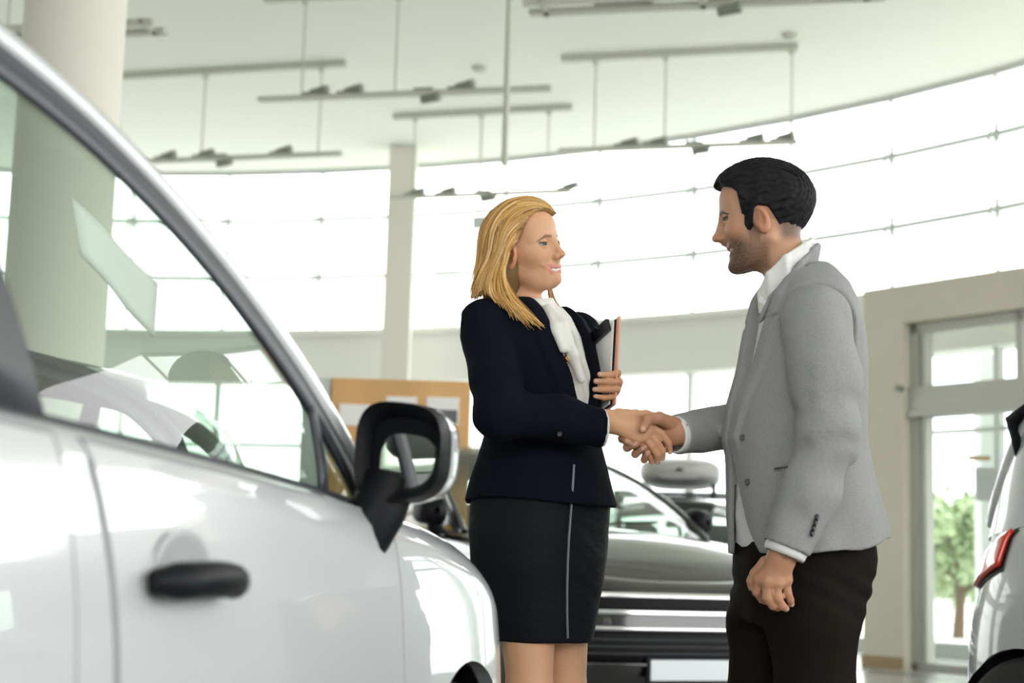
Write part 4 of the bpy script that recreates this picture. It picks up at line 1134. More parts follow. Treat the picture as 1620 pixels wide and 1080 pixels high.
# jacket
JW = table([(470, 838, .07, .05), (484, 838, .125, .075), (500, 839, .172, .095), (530, 840, .178, .122), (570, 842, .168, .14), (600, 846, .162, .147), (640, 850, .152, .142), (690, 858, .143, .130), (740, 857, .170, .146), (770, 856, .183, .158), (797, 856, .194, .168)], WY)
zh = JW[0, 0]
def zofy(py, px=850, Y=WY): return float(P(px, py, Y)[2])
Vz = np.array([zofy(y) for y in (660, 640, 600, 560, 520, 480, 460)]); Vw = np.array([.008, .032, .050, .064, .070, .070, .062])
def jacket_core(p, off=0.0):
    d, fw, la, a, b = loft(p, JW, fW)
    d = d - F32(off)
    top = p[:, 2] - (F32(zofy(474)) - F32(.42) * np.clip(np.abs(la) - .06, 0, .3))
    return smax(d, top, .02), fw, la
def sleeveW(p, off=0.0):
    r = chain(p, [shR, shR * .4 + elR * .6 + np.array([.006, 0, 0]), elR, elR * .45 + wR['wrist'] * .55, P(950, 677, 3.795)], (.064 + off, .056 + off, .055 + off, .050 + off, .046 + off), .03)
    r = r + F32(.0022) * vnoise(p * A3(1.2, 1, 1), 70, 4) * F32(1 if off == 0 else 0)
    ax = (wR['wrist'] - elR); ax = ax / np.linalg.norm(ax); end = P(952.5, 677, 3.795)
    r = np.maximum(r, ((p - end.astype(F32)) @ ax.astype(F32)))
    l = chain(p, [shL, elL, wL['fore']], (.060 + off, .052 + off, .042 + off), .03)
    ax = (wL['wrist'] - elL); ax = ax / np.linalg.norm(ax); end = wL['wrist'] - ax * .022
    l = np.maximum(l, ((p - end.astype(F32)) @ ax.astype(F32)))
    return r, l
def jacketW(p):
    d, fw, la = jacket_core(p)
    z = p[:, 2]; w = np.interp(z, Vz, Vw).astype(F32)
    dist = np.abs(la) - w                                      # > 0 : on the cloth
    lap = sstep(.0, .006, dist) * sstep(.058, .052, dist + .25 * np.maximum(0, z - zofy(520))) * (fw > 0.03) * (z > zofy(645)) * (z < zofy(478))
    notch = sstep(.010, .004, np.abs((z - zofy(528)) - .6 * (dist - .045))) * (dist > .026)
    d = d - F32(.0075) * lap * (1 - notch)
    d = d + F32(.0016) * vnoise(p * A3(1, 1, .5), 55, 1)
    r, l = sleeveW(p)
    d = smin(d, r, .018); d = smin(d, l, .018)
    op = smax(-dist, -(fw - .02), .004); op = np.maximum(op, F32(zofy(655)) - z)     # negative inside the V opening
    cut = np.maximum(np.abs(la) - w, F32(.015) - fw); cut = np.maximum(cut, F32(zofy(652)) - z)
    d = smax(d, -cut, .003)
    # the front hem swings open a little; hollow underneath
    e, _, _ = jacket_core(p, -.014); hol = np.maximum(e, z - F32(zofy(750)))
    d = np.maximum(d, -hol)
    d = np.maximum(d, F32(zofy(793)) - z - F32(.012) * (fw / F32(.16)) ** 2)
    neck = ln((p - A3(*P(840, 470, WY)))[:, :2]) - F32(.062)
    return np.maximum(d, np.minimum(1, 1) * (-np.maximum(neck, F32(zofy(500)) - z)))
lo, hi = np.array([P(715, 800, 3.7)[0], 3.60, zofy(800) - .02]), np.array([P(985, 800, 3.9)[0], 4.30, zofy(462)])
V, F = mesh_sdf(jacketW, lo, hi, .0042 * HQ)
wrap('jacket', V, F, M['navy'], woman, wbase)
# hair: a fitted cap and many locks that follow guide curves from the hairline down to the shoulders
def hair_push(H, pts, lo=.004, hi=.022):
    p = np.array(pts, F32)
    for _ in range(3):
        d = H.sdf(p); e = F32(.002)
        g = np.stack([H.sdf(p + e * np.eye(3, dtype=F32)[i]) - d for i in range(3)], 1); g /= np.maximum(ln(g), 1e-6)[:, None]
        tgt = np.clip(d, lo, hi); above = (H.q(p)[:, 2] > -.03)
        mv = np.where(above, tgt - d, np.maximum(lo - d, 0)); p = p + g * mv[:, None]
    return p.astype(float)
def hx(lst): return [P(x, y, WY - .02 + d) for (x, y, d) in lst]
GW = [
 hx([(880, 338, .050), (868, 318, .075), (838, 318, .090), (805, 340, .09), (786, 385, .08), (772, 440, .06), (768, 480, .05)]),
 hx([(881, 336, .025), (866, 313, .035), (832, 308, .045), (797, 325, .05), (772, 370, .045), (758, 430, .03), (752, 482, .02)]),
 hx([(880, 338, .000), (862, 313, -.01), (828, 309, -.02), (792, 326, -.03), (766, 370, -.03), (753, 425, -.03), (748, 484, -.02)]),
 hx([(875, 340, -.025), (853, 316, -.045), (822, 318, -.060), (792, 340, -.065), (770, 385, -.065), (758, 440, -.055), (752, 486, -.05)]),
 hx([(857, 338, -.050), (842, 328, -.068), (815, 335, -.080), (792, 362, -.085), (775, 405, -.085), (764, 450, -.080), (763, 490, -.085)]),
 hx([(842, 345, -.064), (832, 349, -.080), (810, 360, -.090), (794, 390, -.094), (781, 425, -.095), (775, 465, -.100), (784, 500, -.115)]),
 hx([(830, 362, -.075), (816, 368, -.086), (803, 384, -.094), (793, 412, -.098), (789, 445, -.100), (790, 480, -.112), (808, 512, -.125)]),
 hx([(820, 380, -.078), (808, 385, -.088), (797, 402, -.096), (792, 430, -.100), (798, 460, -.104), (812, 495, -.120), (842, 523, -.128)]),
 hx([(810, 393, -.082), (801, 399, -.090), (794, 414, -.096), (796, 445, -.098), (812, 475, -.106), (832, 508, -.120), (860, 531, -.122)]),
]
def resample(g, n=22):
    g = np.array(g); t = np.linspace(0, len(g) - 1, n); k = np.arange(len(g))
    return np.stack([cub(list(zip(k, g[:, i])))(t) for i in range(3)], 1)
GR = [resample(g) for g in GW]
def locks(guides, count, rg, cols, rad, jit, layers=(1.0, .6), push=None, k=5, spread=1.0):
    Vs, Fs, Cs, b = [], [], [], 0
    for i in range(count):
        u = rg.uniform(0, len(guides) - 1.001); a = int(u); f = u - a
        c = guides[a] * (1 - f) + guides[a + 1] * f
        n = len(c); s = np.linspace(0, 1, n)
        w = rg.normal(size=3) * jit; ph = rg.uniform(0, 6.28)
        c = c + np.outer(s ** 1.2, w) + np.outer(np.sin(s * 7 + ph) * s, rg.normal(size=3) * jit * .35)
        lay = rg.uniform(layers[1], layers[0])
        if push is not None:
            c = push(c, lay)
            for _ in range(3): c[1:-1] = c[1:-1] * .5 + (c[:-2] + c[2:]) * .25
        e = int(n * rg.uniform(.90, 1.0)); st = 0
        c = c[st:e]; n = len(c)
        T = np.gradient(c, axis=0); T /= np.linalg.norm(T, axis=1)[:, None]
        ref = np.array([.3, -.8, .5]); S = np.cross(T, ref); S /= np.linalg.norm(S, axis=1)[:, None]; U_ = np.cross(S, T)
        r = rad * rg.uniform(.6, 1.25) * np.interp(np.linspace(0, 1, n), [0, .12, .7, 1], [.55, 1, .95, .15])
        col = np.array(cols[rg.integers(len(cols))]) * rg.uniform(.8, 1.15)
        ring = []
        for j in range(k):
            al = 2 * math.pi * j / k
            ring.append(c + S * (np.cos(al) * r)[:, None] + U_ * (np.sin(al) * r * .7)[:, None])
        ring = np.stack(ring, 1).reshape(-1, 3); Vs.append(ring)
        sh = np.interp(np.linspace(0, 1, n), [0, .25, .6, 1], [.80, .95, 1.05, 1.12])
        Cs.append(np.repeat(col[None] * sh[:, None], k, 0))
        for q in range(n - 1):
            for j in range(k): Fs.append((b + q*k + j, b + q*k + (j+1) % k, b + (q+1)*k + (j+1) % k, b + (q+1)*k + j))
        b += len(ring)
    return np.concatenate(Vs), np.array(Fs), np.concatenate(Cs)
class Wrap:
    def __init__(s): s.q = HW.q
    def sdf(s, p): return np.minimum(HW.sdf(p), jacketW(p) - F32(.003))
def pushW(c, lay): return hair_push(HWrap, c, .002 + .010 * lay, .006 + .016 * lay)
HWrap = Wrap()
blond = [(.60, .355, .125), (.52, .29, .09), (.68, .43, .18), (.42, .22, .065), (.56, .32, .10), (.30, .15, .045), (.76, .52, .26)]
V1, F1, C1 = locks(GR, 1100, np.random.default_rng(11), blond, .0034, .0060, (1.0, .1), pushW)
FG = [resample(hx(g), 14) for g in ([(866, 452, .02), (872, 480, .03), (890, 500, .02), (904, 514, .01)], [(870, 450, .03), (880, 478, .035), (897, 497, .025), (912, 516, .015)])]
V2, F2, C2 = locks(FG, 30, np.random.default_rng(5), blond, .0030, .003)
# solid cap beneath the locks
def capW(p):
    q = HW.q(p); d = HW.sdf(p) - F32(.0085)
    zl_ = np.interp(q[:, 0], [-.12, -.06, -.03, -.005, .01, .03, .05, .07, .09], [-.09, -.08, -.05, .012, .034, .050, .066, .082, .105]).astype(F32)
    return smax(d, (zl_ - q[:, 2]), .008)
V3, F3 = mesh_sdf(capW, hb - .15, hb + .16, .004)
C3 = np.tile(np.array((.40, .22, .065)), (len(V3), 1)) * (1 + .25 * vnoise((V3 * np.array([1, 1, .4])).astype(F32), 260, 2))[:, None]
# back sheet under the long locks, coloured dark for the shade behind the ear
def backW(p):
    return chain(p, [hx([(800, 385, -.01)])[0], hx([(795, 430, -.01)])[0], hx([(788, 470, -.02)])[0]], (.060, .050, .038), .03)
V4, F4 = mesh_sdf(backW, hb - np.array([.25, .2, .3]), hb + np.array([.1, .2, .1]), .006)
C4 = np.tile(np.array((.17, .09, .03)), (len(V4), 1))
n1, n2, n3 = len(V1), len(V2), len(V3)
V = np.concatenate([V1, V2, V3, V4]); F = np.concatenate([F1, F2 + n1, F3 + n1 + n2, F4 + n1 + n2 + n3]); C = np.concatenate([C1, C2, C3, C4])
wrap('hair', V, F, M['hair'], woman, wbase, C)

# blouse with a draped tie, stand collar
BW = JW.copy(); BW[:, 3] -= .012; BW[:, 4] -= .013
def blouseW(p):
    d, fw, la, a, b = loft(p, BW, fW); z = p[:, 2]
    d = smax(d, z - (F32(zofy(476)) - F32(.42) * np.clip(np.abs(la) - .06, 0, .3)), .02)
    d = np.maximum(d, F32(zofy(720)) - z)
    col = chain(p, [HW.w((-.026, 0, -.122)), P(839, 494, WY)], (.0555, .066), .01); col = np.maximum(col, (p - HW.w((0.0, 0, -.127)).astype(F32)) @ HW.R[:, 2])
    d = smin(d, col, .012)
    front = P(866, 490, WY - .085)
    t1 = chain(p, [front, P(880, 520, WY - .125), P(893, 552, WY - .145)], (.013, .015, .012), .012)
    t2 = chain(p, [front, P(888, 515, WY - .115), P(907, 560, WY - .125), P(920, 600, WY - .115)], (.012, .015, .015, .010), .012)
    d = smin(d, np.minimum(t1, t2), .008)
    d = d + F32(.0026) * np.sin(la * 190 + 14 * (z - 1.3) + 2 * np.sin(z * 25)) * sstep(1.16, 1.3, z) * (z < zofy(480))
    return d
lo, hi = np.array([P(740, 700, 3.8)[0], 3.75, zofy(700)]), np.array([P(950, 700, 3.9)[0], 4.2, zofy(440)])
V, F = mesh_sdf(blouseW, lo, hi, .0032 * HQ)
wrap('blouse', V, F, M['blouse'], woman, wbase)
# shirt cuff that shows at the right sleeve end
ax = wR['wrist'] - elR; ax /= np.linalg.norm(ax); e0 = P(951, 677, 3.795)
mb = MB(); mb.tube([e0 - ax * .004 - wbase, e0 + ax * .0045 - wbase, e0 + ax * .0060 - wbase], [.0405, .0425, .040], 32, caps=False)
mb.build('cuff', M['blouse'], woman, smooth=True, solid=.003)
def button(name, q, r, nrm, m, root, base, th=.004):
    n = Vector(nrm).normalized(); mb = MB(); mb.lathe([(.0005, 0), (r, 0), (r, th * .6), (r * .8, th), (.0005, th * .8)], (0, 0, 0), 'z', 18)
    o = mb.build(name, m, root, smooth=True); o.location = Vector(q) - Vector(base); o.rotation_euler = n.to_track_quat('Z', 'Y').to_euler(); return o
def on_surface(f, q, d, n=60):
    """walk from q along d to the surface f = 0"""
    q = np.array(q, float); d = np.array(d, float); d /= np.linalg.norm(d); t = 0
    for _ in range(n):
        v = float(f(np.array([q + d * t], F32))[0])
        if v < .0004: break
        t += max(v * .7, .0004)
    return q + d * t
ray = lambda px, py: (P(px, py, 3.4), P(px, py, 4.2) - P(px, py, 3.4))
button('brooch', on_surface(blouseW, *ray(897, 567)), .0085, (.5, -.85, .1), M['gold'], woman, wbase, .006)
button('sleeve_button', on_surface(jacketW, *ray(885, 686)), .0065, (.1, -1, -.1), M['button'], woman, wbase)
# skirt with grey front piping
SKW = table([(735, 857, .155, .130), (790, 857, .180, .148), (850, 853, .182, .146), (900, 853, .172, .140), (960, 855, .152, .122), (1015, 857, .133, .105)], WY)
def skirtW(p):
    d, fw, la, a, b = loft(p, SKW, fW, 2.4); z = p[:, 2]
    cr = sstep(zofy(790), zofy(850), z) * sstep(zofy(1000), zofy(930), z) * (fw > 0)
    d = d + F32(.0016) * vnoise(np.stack([la * 22, z * 95 + 4 * np.sin(la * 17), la * 9 + z * 40], 1).astype(F32), 1.0, 3) * cr * sstep(-.10, .02, la) + F32(.0016) * vnoise(p, 40, 6)
    d = capz(d, z, zofy(1015), zofy(738))
    hol, *_ = loft(p, np.column_stack([SKW[:, :3], SKW[:, 3:] - .012]).astype(F32), fW, 2.4); hol = np.maximum(hol, z - F32(zofy(985)))
    return np.maximum(d, -hol)
V, F = mesh_sdf(skirtW, np.array([P(735, 900, 3.9)[0], 3.72, zofy(1020) - .02]), np.array([P(985, 900, 4)[0], 4.25, zofy(730)]), .0045 * HQ)
sk = wrap('skirt', V, F, M['skirt'], woman, wbase)
mb = MB(); pts = [on_surface(lambda p: np.minimum(skirtW(p), jacketW(p)), *ray(x, y)) - wbase + np.array([.0, -.0025, 0]) for x, y in ((908, 735), (906, 770), (903, 810), (900, 850), (898, 890), (897, 930), (897, 970), (898, 1009))]
mb.tube(pts, .0028, 8); mb.build('piping', M['piping'], woman, smooth=True)
# shoes
for (a, s) in ((ankR, 1), (ankL, -1)):
    def shoe(p, a=a):
        d_ = np.array([.79, -.61, 0]); toe = np.array([a[0], a[1], 0]) + d_ * .155 + np.array([0, 0, .022]); heel = np.array([a[0], a[1], .085]) - d_ * .035
        d = chain(p, [heel, np.array([a[0], a[1], .075]) + d_ * .04, toe - d_ * .04, toe], (.030, .026, .030, .018), .02)
        d = smin(d, sd_cone(p, heel - np.array([0, 0, .01]), np.array([heel[0], heel[1], .006]) - d_ * .01, .020, .008), .008)
        return np.maximum(d, F32(.001) - p[:, 2])
    V, F = mesh_sdf(shoe, np.array([a[0] - .16, a[1] - .22, -.012]), np.array([a[0] + .26, a[1] + .14, .15]), .005)
    wrap('shoe', V, F, M['shoe'], woman, wbase)
# =================================================================== the man
MY = 3.84
mbase = np.array([P(1268, 900, MY)[0], MY, 0.0])
man = thing('person', 'dark-haired bearded man in a grey blazer and dark trousers, shaking hands', 'person', tuple(mbase))
fM = np.array([-.985, -.17]); fM /= np.linalg.norm(fM); lM = np.array([-fM[1], fM[0]])
HM = Head(P(1208, 347, MY + .0), (-.975, .20), math.radians(-7), math.radians(2), 1.10, True)
msL, msR = P(1290, 505, 3.665), P(1255, 520, 4.03)
meL, meR = P(1311, 690, 3.595), P(1192, 668, 4.02)
torsoM = table([(485, 1262, .08, .06), (510, 1274, .170, .065), (560, 1276, .175, .095), (640, 1262, .175, .13), (720, 1262, .165, .135), (800, 1268, .165, .135), (870, 1276, .17, .14), (930, 1275, .16, .13)], MY)
neckM = [HM.w((-.022, 0, -.040)), HM.w((-.036, 0, -.110)), P(1256, 490, MY)]
hipN, hipF = P(1295, 880, 3.76), P(1238, 880, 3.93)
kneN, kneF = P(1290, 1115, 3.73), P(1206, 1115, 3.92)
ankN, ankF = P(1303, 1405, 3.74), P(1212, 1395, 3.94)
def man_sdf(p):
    d = HM.sdf(p)
    d = smin(d, chain(p, neckM, (.056, .051, .052), .02), .022)
    t, *_ = loft(p, torsoM, fM); t = capz(t, p[:, 2], torsoM[0, 0], torsoM[-1, 0]); d = smin(d, t, .03)
    for (a, b, c) in ((msL, meL, mL['fore']), (msR, meR, mR['fore'])): d = smin(d, chain(p, [a, b, c], (.056, .046, .038), .03), .02)
    for (a, b, c) in ((hipN, kneN, ankN), (hipF, kneF, ankF)):
        d = np.minimum(d, chain(p, [a, b, c], (.085, .058, .042), .03)); d = smin(d, sd_cone(p, c, c + np.array([-.10, -.01, -.05]), .038, .03), .02)
    d = smin(d, hand_sdf(p, mL), .01); return smin(d, hand_sdf(p, mR), .01)
hm = HM.w((0, 0, 0))
zones = [(hm - np.array([.165, .15, .18]), hm + np.array([.165, .15, .16]), .0020), hand_box(mL) + (.0018,), hand_box(mR) + (.0017,)]
zones += [(np.array([.45, 3.5, 0.0]), np.array([.95, 4.2, hm[2] - .18]), .015)]
V, F = zone_mesh(man_sdf, zones)
skinM = (.50, .275, .175)
C = HM.paint(V, skinM, (.46, .17, .13), (.018, .014, .012), (.034, .023, .018))
far = V[:, 2] < hm[2] - .17; C[far] = np.array(skinM) * np.array((.97, .90, .86))
hc = C.copy(); hand_paint(V, hc, mL); hand_paint(V, hc, mR, (.80, .50, .43)); C[far] = hc[far]
# cropped hair shading on the skin at the nape and sideburn
q = HM.q(V.astype(F32)); w = sstep(-.075, -.045, q[:, 2]) * sstep(-.02, -.045, q[:, 0]) * .75; C = C * (1 - w[:, None]) + np.array((.03, .022, .02)) * w[:, None]
wrap('body', V, F, M['skin'], man, mbase, C)
# short hair: a cap with a tapered edge and combed-back locks on top
def hairline(q0): return np.interp(q0, [-.13, -.105, -.085, -.065, -.045, -.034, -.026, -.014, .004, .014, .022, .028, .035, .0405, .048, .060, .074, .085], [-.072, -.080, -.088, -.078, -.056, -.034, -.014, .008, .014, .008, -.026, -.036, -.034, -.020, .052, .066, .074, .084]).astype(F32)
def capM(p):
    q = HM.q(p); e = q[:, 2] - hairline(q[:, 0])
    top = np.clip((q[:, 2] - .035) / .07, 0, 1)
    th = (F32(.0045) + F32(.0065) * sstep(-.01, .05, q[:, 2]) + F32(.012) * top * sstep(-.10, .06, q[:, 0])) * F32(HM.s)
    d = HM.sdf(p) - th
    d = d + F32(.0011) * np.sin(q[:, 1] * 620 + 3 * np.sin(q[:, 0] * 60) + q[:, 2] * 90) + F32(.0010) * vnoise(q, 330, 2)
    return smax(d, -e * F32(HM.s), .007)
V3, F3 = mesh_sdf(capM, hm - .16, hm + .175, .0022 * HQ)
qc = HM.q(V3.astype(F32)); C3 = np.tile(np.array((.012, .0115, .013)), (len(V3), 1)) * (1 + .5 * vnoise(qc * A3(.3, 1, 1), 420, 3))[:, None]
def hq(l): return [HM.w(p) for p in l]
GM = [hq([(.080, y, .078 + .016 * (1 - (y/.06)**2)), (.074, y, .102 - y*y*4), (.045, y * 1.08, .124 - y*y*6), (.005, y * 1.1, .130 - y*y*7), (-.04, y * 1.08, .122 - y*y*7), (-.075, y, .098 - y*y*6), (-.098, y * .9, .066)]) for y in np.linspace(-.060, .060, 9)]
GM = [resample(g, 16) for g in GM]
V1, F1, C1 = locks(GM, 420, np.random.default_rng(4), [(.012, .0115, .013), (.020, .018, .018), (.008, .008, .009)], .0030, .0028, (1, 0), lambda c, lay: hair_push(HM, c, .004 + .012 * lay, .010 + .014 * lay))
V = np.concatenate([V3, V1]); F = np.concatenate([F3, F1 + len(V3)]); C = np.concatenate([C3, C1])
wrap('hair', V, F, M['dark_hair'], man, mbase, C)

# blazer
BM = table([(408, 1266, .070, .050), (428, 1270, .100, .074), (452, 1273, .145, .096), (478, 1273, .178, .108), (520, 1272, .205, .122), (580, 1270, .200, .138), (640, 1262, .192, .152), (700, 1259, .188, .160), (760, 1265, .195, .166), (820, 1273, .207, .176), (872, 1281, .214, .182)], MY)
def zm(py): return float(P(1270, py, MY)[2])
Mz = np.array([zm(y) for y in (900, 868, 830, 790, 745, 720, 690, 640, 580, 520, 480, 440)])
Mw = np.array([.135, .105, .068, .040, .016, .002, -.002, .022, .052, .070, .078, .08])
def blazer_core(p, off=0.0):
    d, fw, la, a, b = loft(p, BM, fM, 2.2); z = p[:, 2]
    top = z - (F32(zm(420)) - F32(.50) * np.clip(np.abs(la) - .065, 0, .3) + F32(.25) * np.clip(-fw, -.12, .05))
    return smax(d - F32(off), top, .025), fw, la
def sleevesM(p):
    n = vnoise(p * A3(1.2, 1.0, .8), 52, 5)
    el = ln(p - meL.astype(F32)); fold = np.exp(-(el / .13) ** 2)
    wl = P(1244, 867, 3.598)
    r = chain(p, [msL, msL * .5 + meL * .5 + np.array([.004, -.006, 0]), meL, meL * .5 + wl * .5 + np.array([.004, 0, 0]), wl], (.080, .077, .066, .061, .055), .03)
    ax = (wl - meL) / np.linalg.norm(wl - meL); h = (p - meL.astype(F32)) @ ax.astype(F32)
    r = r + F32(.0030) * n + F32(.0040) * np.sin(h * 85 + p[:, 0] * 45 + 1.2 * n) * fold
    r = np.maximum(r, (p - wl.astype(F32)) @ ax.astype(F32))
    rin = chain(p, [meL, wl + ax * .02], (.050, .047), .01); r = np.maximum(r, -np.maximum(rin, -(p - (wl - ax * .03).astype(F32)) @ ax.astype(F32)))
    w2 = P(1071, 687, 3.846)
    l = chain(p, [msR, meR, w2], (.072, .060, .048), .03)
    ax2 = (w2 - meR) / np.linalg.norm(w2 - meR); l = l + F32(.0022) * n
    l = np.maximum(l, (p - w2.astype(F32)) @ ax2.astype(F32))
    return r, l
def blazer(p):
    d, fw, la = blazer_core(p); z = p[:, 2]
    w = np.interp(z, Mz, Mw).astype(F32); dist = np.where(la > 0, la - w, -la - w * F32(.35) - F32(.0))
    up = sstep(zm(735), zm(690), z) * sstep(zm(448), zm(476), z) * (fw > 0.02)
    lap = sstep(0, .005, dist) * sstep(.056, .050, dist + .22 * np.maximum(0, z - zm(540))) * up
    notch = sstep(.008, .003, np.abs((z - zm(512)) - .5 * (dist - .045))) * (dist > .024)
    d = d - F32(.0105) * lap * (1 - notch)
    # swelling folds of the skirts and the back
    d = d + F32(.0030) * vnoise(p * A3(1, 1, .45), 30, 8) + F32(.0045) * np.sin(la * 42 + fw * 36) * sstep(zm(720), zm(860), z)
    r, l = sleevesM(p)
    # armhole seam: sleeve heads meet the body in a crease
    d = d + F32(.013) * np.exp(-((r + .002) / .007) ** 2) * sstep(zm(640), zm(540), z)
    d = smin(d, r, .006); d = smin(d, l, .012)
    cut = np.maximum(-np.where(la > 0, w - la, w * F32(.35) + la), F32(.02) - fw); cut = np.maximum(cut, F32(-.008) - (d * 0 + (0)))
    cut = np.maximum(dist, F32(.02) - fw)
    arm = np.minimum(r, l) - F32(.004)
    cut = np.maximum(cut, -arm)
    d = smax(d, -cut, .003)
    e, _, _ = blazer_core(p, -.013); hol = np.maximum(e, z - F32(zm(770))); hol = np.maximum(hol, -(r - F32(.002))); d = np.maximum(d, -hol)
    hem = F32(zm(872)) + F32(.035) * sstep(-.02, -.17, fw) - F32(.010) * sstep(.0, .1, fw)
    hemd = np.maximum(hem - z, -np.minimum(r, 1)); hemd = np.where(r < .012, np.minimum(hemd, -.001), hemd)
    d = np.maximum(d, hemd)
    neck = ln((p - A3(*P(1258, 450, MY)))[:, :2]) - F32(.070)
    return np.maximum(d, -np.maximum(neck, F32(zm(478)) - z))
lo = np.array([P(1060, 700, 3.85)[0], 3.47, zm(890) - .03]); hi = np.array([P(1420, 700, 3.85)[0], 4.15, zm(415)])
V, F = mesh_sdf(blazer, lo, hi, .0043 * HQ)
bz = wrap('blazer', V, F, M['grey_wool'], man, mbase)
# blazer collar: a folded band round the nape running into the lapels
def band(pts, h, th):
    """pts: centre line on the neck; h: half height vectors"""
    def f(p):
        d = None
        for i in range(len(pts) - 1):
            e = np.minimum.reduce([sd_cone(p, pts[i] + h[i] * k, pts[i+1] + h[i+1] * k, th, th) for k in (-1, -.6, -.2, .2, .6, 1)])
            d = e if d is None else smin(d, e, .008)
        return d
    return f
def pm(x, y, dy): return P(x, y, MY + dy)
cpts = [pm(1212, 507, -.066), pm(1232, 470, -.088), pm(1259, 440, -.090), pm(1284, 419, -.053), pm(1292, 413, 0), pm(1284, 419, .058), pm(1254, 442, .088), pm(1226, 470, .074)]
cpts = [q + np.array([-.002, 0, .013]) for q in cpts]
hh = [np.array([.012, 0, .012]), np.array([.014, 0, .014]), np.array([.012, .002, .020]), np.array([.006, 0, .022]), np.array([.004, 0, .023]), np.array([.006, 0, .022]), np.array([.01, 0, .018]), np.array([.01, 0, .012])]
cf = band(cpts, hh, .0075); V, F = mesh_sdf(lambda p: cf(p), *around(cpts, .05), .0035)
wrap('collar', V, F, M['grey_wool'], man, mbase)
# shirt
SM = BM.copy(); SM[:, 3] -= .016; SM[:, 4] -= .017
def shirtM(p):
    d, fw, la, a, b = loft(p, SM, fM, 2.2); z = p[:, 2]
    d = smax(d, z - (F32(zm(430)) - F32(.50) * np.clip(np.abs(la) - .065, 0, .3)), .02)
    d = d + F32(.0012) * np.sin(la * 70 + 3 * np.sin(z * 20)); d = np.maximum(d, np.minimum(F32(zm(800)) - z, -fw))
    d = smin(d, F32(.0) + capz(sd_ell(p, P(1176, 800, MY) + np.array([.05, 0, 0]), (.048, .08, .12)), z, zm(868), zm(700)), .02)
    return np.maximum(d, F32(zm(869)) - z)
V, F = mesh_sdf(shirtM, np.array([P(1140, 800, 3.7)[0], 3.58, zm(875)]), np.array([P(1400, 800, 3.9)[0], 4.1, zm(440)]), .005 * HQ)
sh = wrap('shirt', V, F, M['shirt'], man, mbase)
spts = [pm(1204, 470, -.034), pm(1220, 446, -.068), pm(1247, 419, -.086), pm(1277, 401, -.062), pm(1287, 395, .004), pm(1276, 401, .056), pm(1244, 420, .074), pm(1216, 447, .056), pm(1203, 468, .02)]
h2 = [np.array([-.002, 0, .020])] + [np.array([-.004, 0, .032])] * 2 + [np.array([-.002, 0, .036])] * 4 + [np.array([.0, 0, .022])] * 2
spts = [q + np.array([-.002, 0, -.014]) for q in spts]
sf = band(spts, h2, .0065); V, F = mesh_sdf(lambda p: sf(p), *around(spts, .04), .003)
wrap('shirt_collar', V, F, M['shirt'], man, mbase)
mb = MB(); a = pm(1207, 462, -.045) - mbase
mb.add([a, pm(1229, 452, -.075) - mbase, pm(1219, 490, -.070) - mbase, pm(1200, 476, -.050) - mbase], [(0, 1, 2, 3)])
mb.build('collar_point', M['shirt'], sh, solid=.004)
# cuffs
def cuff(a, ax, r, n0, n1):
    mb = MB(); mb.tube([a - ax * .03 - mbase, a + ax * n0 - mbase, a + ax * n1 - mbase], [r, r, r * .96], 32, caps=False); return mb.build('cuff', M['shirt'], man, smooth=True, solid=.004)
wl = P(1244, 867, 3.598); ax = (wl - meL) / np.linalg.norm(wl - meL); cuff(wl, ax, .045, .008, .016)
w2 = P(1071, 687, 3.846); ax2 = (w2 - meR) / np.linalg.norm(w2 - meR); cuff(w2, ax2, .0415, .008, .014)
# buttons
for k in range(4): button('sleeve_button', on_surface(blazer, *ray(1292 - 2.6*k, 818 + 8.5*k)), .0072, (.75, -.65, .05), M['button'], man, mbase, .004)
for (x, y) in ((1172, 692), (1180, 762)): button('front_button', on_surface(blazer, *ray(x + 3, y)), .008, (-.75, -.65, 0), M['grey_dark'], man, mbase, .004)
q0, q1 = on_surface(blazer, *ray(1226, 741)), on_surface(blazer, *ray(1246, 738))
mb = MB(); mb.tube([q0 - mbase, (q0 + q1) / 2 - mbase, q1 - mbase], .0028, 6); mb.build('pocket_edge', M['grey_dark'], man, smooth=True)
# trousers
TM = table([(850, 1274, .170, .152), (885, 1273, .175, .158), (930, 1270, .172, .148), (975, 1262, .165, .135), (1010, 1256, .15, .12)], MY)
def trouserM(p):
    d, fw, la, a, b = loft(p, TM, fM, 2.4); z = p[:, 2]; d = capz(d, z, zm(985), zm(855))
    n1 = chain(p, [hipN + np.array([.0, .03, 0]), P(1286, 985, 3.74), kneN, ankN + np.array([0, 0, -.03])], (.105, .096, .088, .070), .03)
    n2 = chain(p, [hipF + np.array([.0, -.02, 0]), P(1211, 985, 3.92), kneF, ankF + np.array([0, 0, -.03])], (.100, .086, .082, .068), .03)
    leg = smin(n1, n2, .012)
    d = smin(d, leg, .03) + F32(.0030) * vnoise(p * A3(1, 1, .7), 42, 9)
    fold = sstep(zm(1010), zm(930), z) * sstep(zm(880), zm(920), z)
    d = d + F32(.003) * np.sin(z * 120 + p[:, 0] * 60) * fold
    return np.maximum(np.maximum(d, F32(.05) - z), z - F32(zm(855)))
V, F = mesh_sdf(trouserM, np.array([.40, 3.5, .04]), np.array([1.02, 4.15, zm(845)]), .0055 * HQ)
wrap('trousers', V, F, M['trouser'], man, mbase)
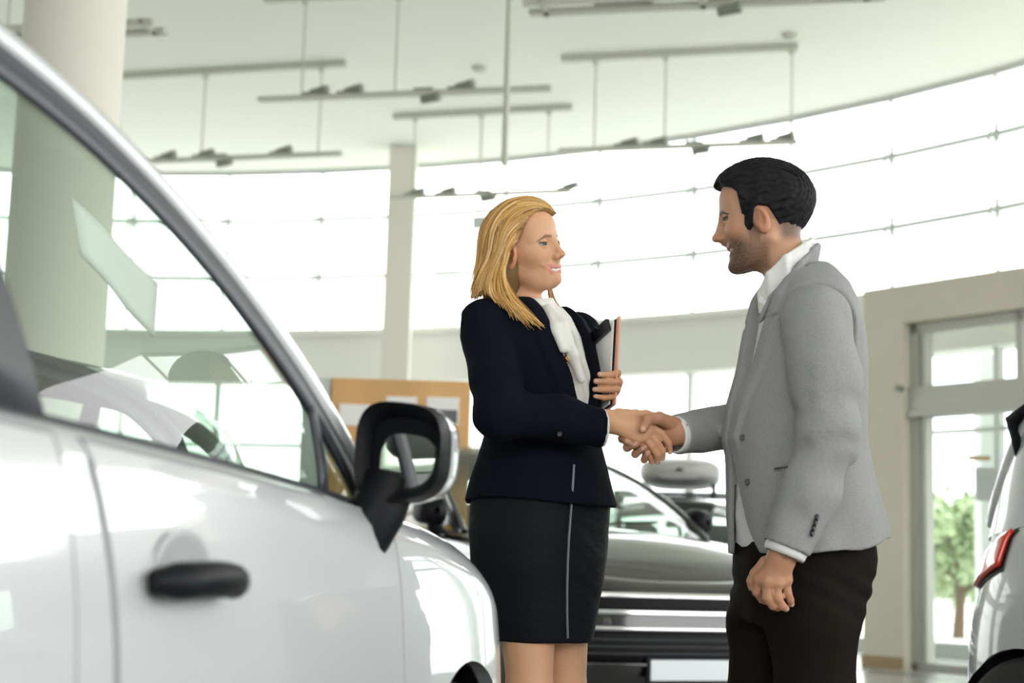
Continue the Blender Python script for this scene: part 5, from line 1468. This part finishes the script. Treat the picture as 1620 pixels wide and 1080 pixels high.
for a in (ankN, ankF):
    def shoeM(p, a=a):
        d_ = np.array([-.98, -.17, 0]); g = np.array([a[0], a[1], 0])
        d = chain(p, [g - d_ * .05 + np.array([0, 0, .045]), g + d_ * .06 + np.array([0, 0, .045]), g + d_ * .17 + np.array([0, 0, .030])], (.042, .044, .034), .02)
        return np.maximum(d, F32(.001) - p[:, 2])
    V, F = mesh_sdf(shoeM, np.array([a[0] - .28, a[1] - .12, -.012]), np.array([a[0] + .14, a[1] + .12, .12]), .006)
    wrap('shoe', V, F, M['shoe'], man, mbase)

# =================================================================== the clipboard in the woman's left arm
cA, cB = P(934, 541, 4.02), P(973, 505, 3.92)                # ends of the top edge
cC, cD = P(966, 640, 3.935), P(930, 668, 4.03)
cb = thing('clipboard', 'clipboard with white papers and a pink folder held in the woman’s left hand', 'clipboard', tuple((cC + cD) / 2))
cbase = (cC + cD) / 2
ex = (cB - cA); ey = (cD - cA); nn = np.cross(ex, ey); nn /= np.linalg.norm(nn)
if nn[1] > 0: nn = -nn
def sheet_at(name, m, o, a, b, th, grow=0.0, skew=0.0):
    pts = [cA - ex * a + ey * -b + nn * o, cB + ex * a - ey * b + nn * o, cC + ex * a + ey * b + nn * o, cD - ex * a + ey * b + nn * o]
    pts = [q + ex * skew for q in pts]
    v = [q - cbase for q in pts] + [q - cbase - nn * th for q in pts]
    mb = MB(); mb.add(v, [(0, 1, 2, 3), (7, 6, 5, 4), (0, 4, 5, 1), (1, 5, 6, 2), (2, 6, 7, 3), (3, 7, 4, 0)]); return mb.build(name, m, cb)
sheet_at('board', M['trim'], .0, .0, .0, .004)
sheet_at('paper_sheet', M['paper'], .0035, -.02, -.01, .003)
sheet_at('folder', mat('pink_folder', (.85, .42, .30), .6), -.005, .05, .02, .004, skew=.05)
t = (cA * .9 + cB * .1); t2 = cA * .12 + cB * .88
mb = MB(); mb.bar(t - cbase + nn * .010 + ey * .03, t2 - cbase + nn * .010 + ey * .03, .030, .010, up=nn)
mb.tube([t*.6 + t2*.4 - cbase + nn * .016 + ey * .02, t*.5 + t2*.5 - cbase + nn * .022 + ey * -.04, t*.35 + t2*.65 - cbase + nn * .016 + ey * .02], .0028, 6)
mb.build('clip', M['button'], cb, bevel=.003)
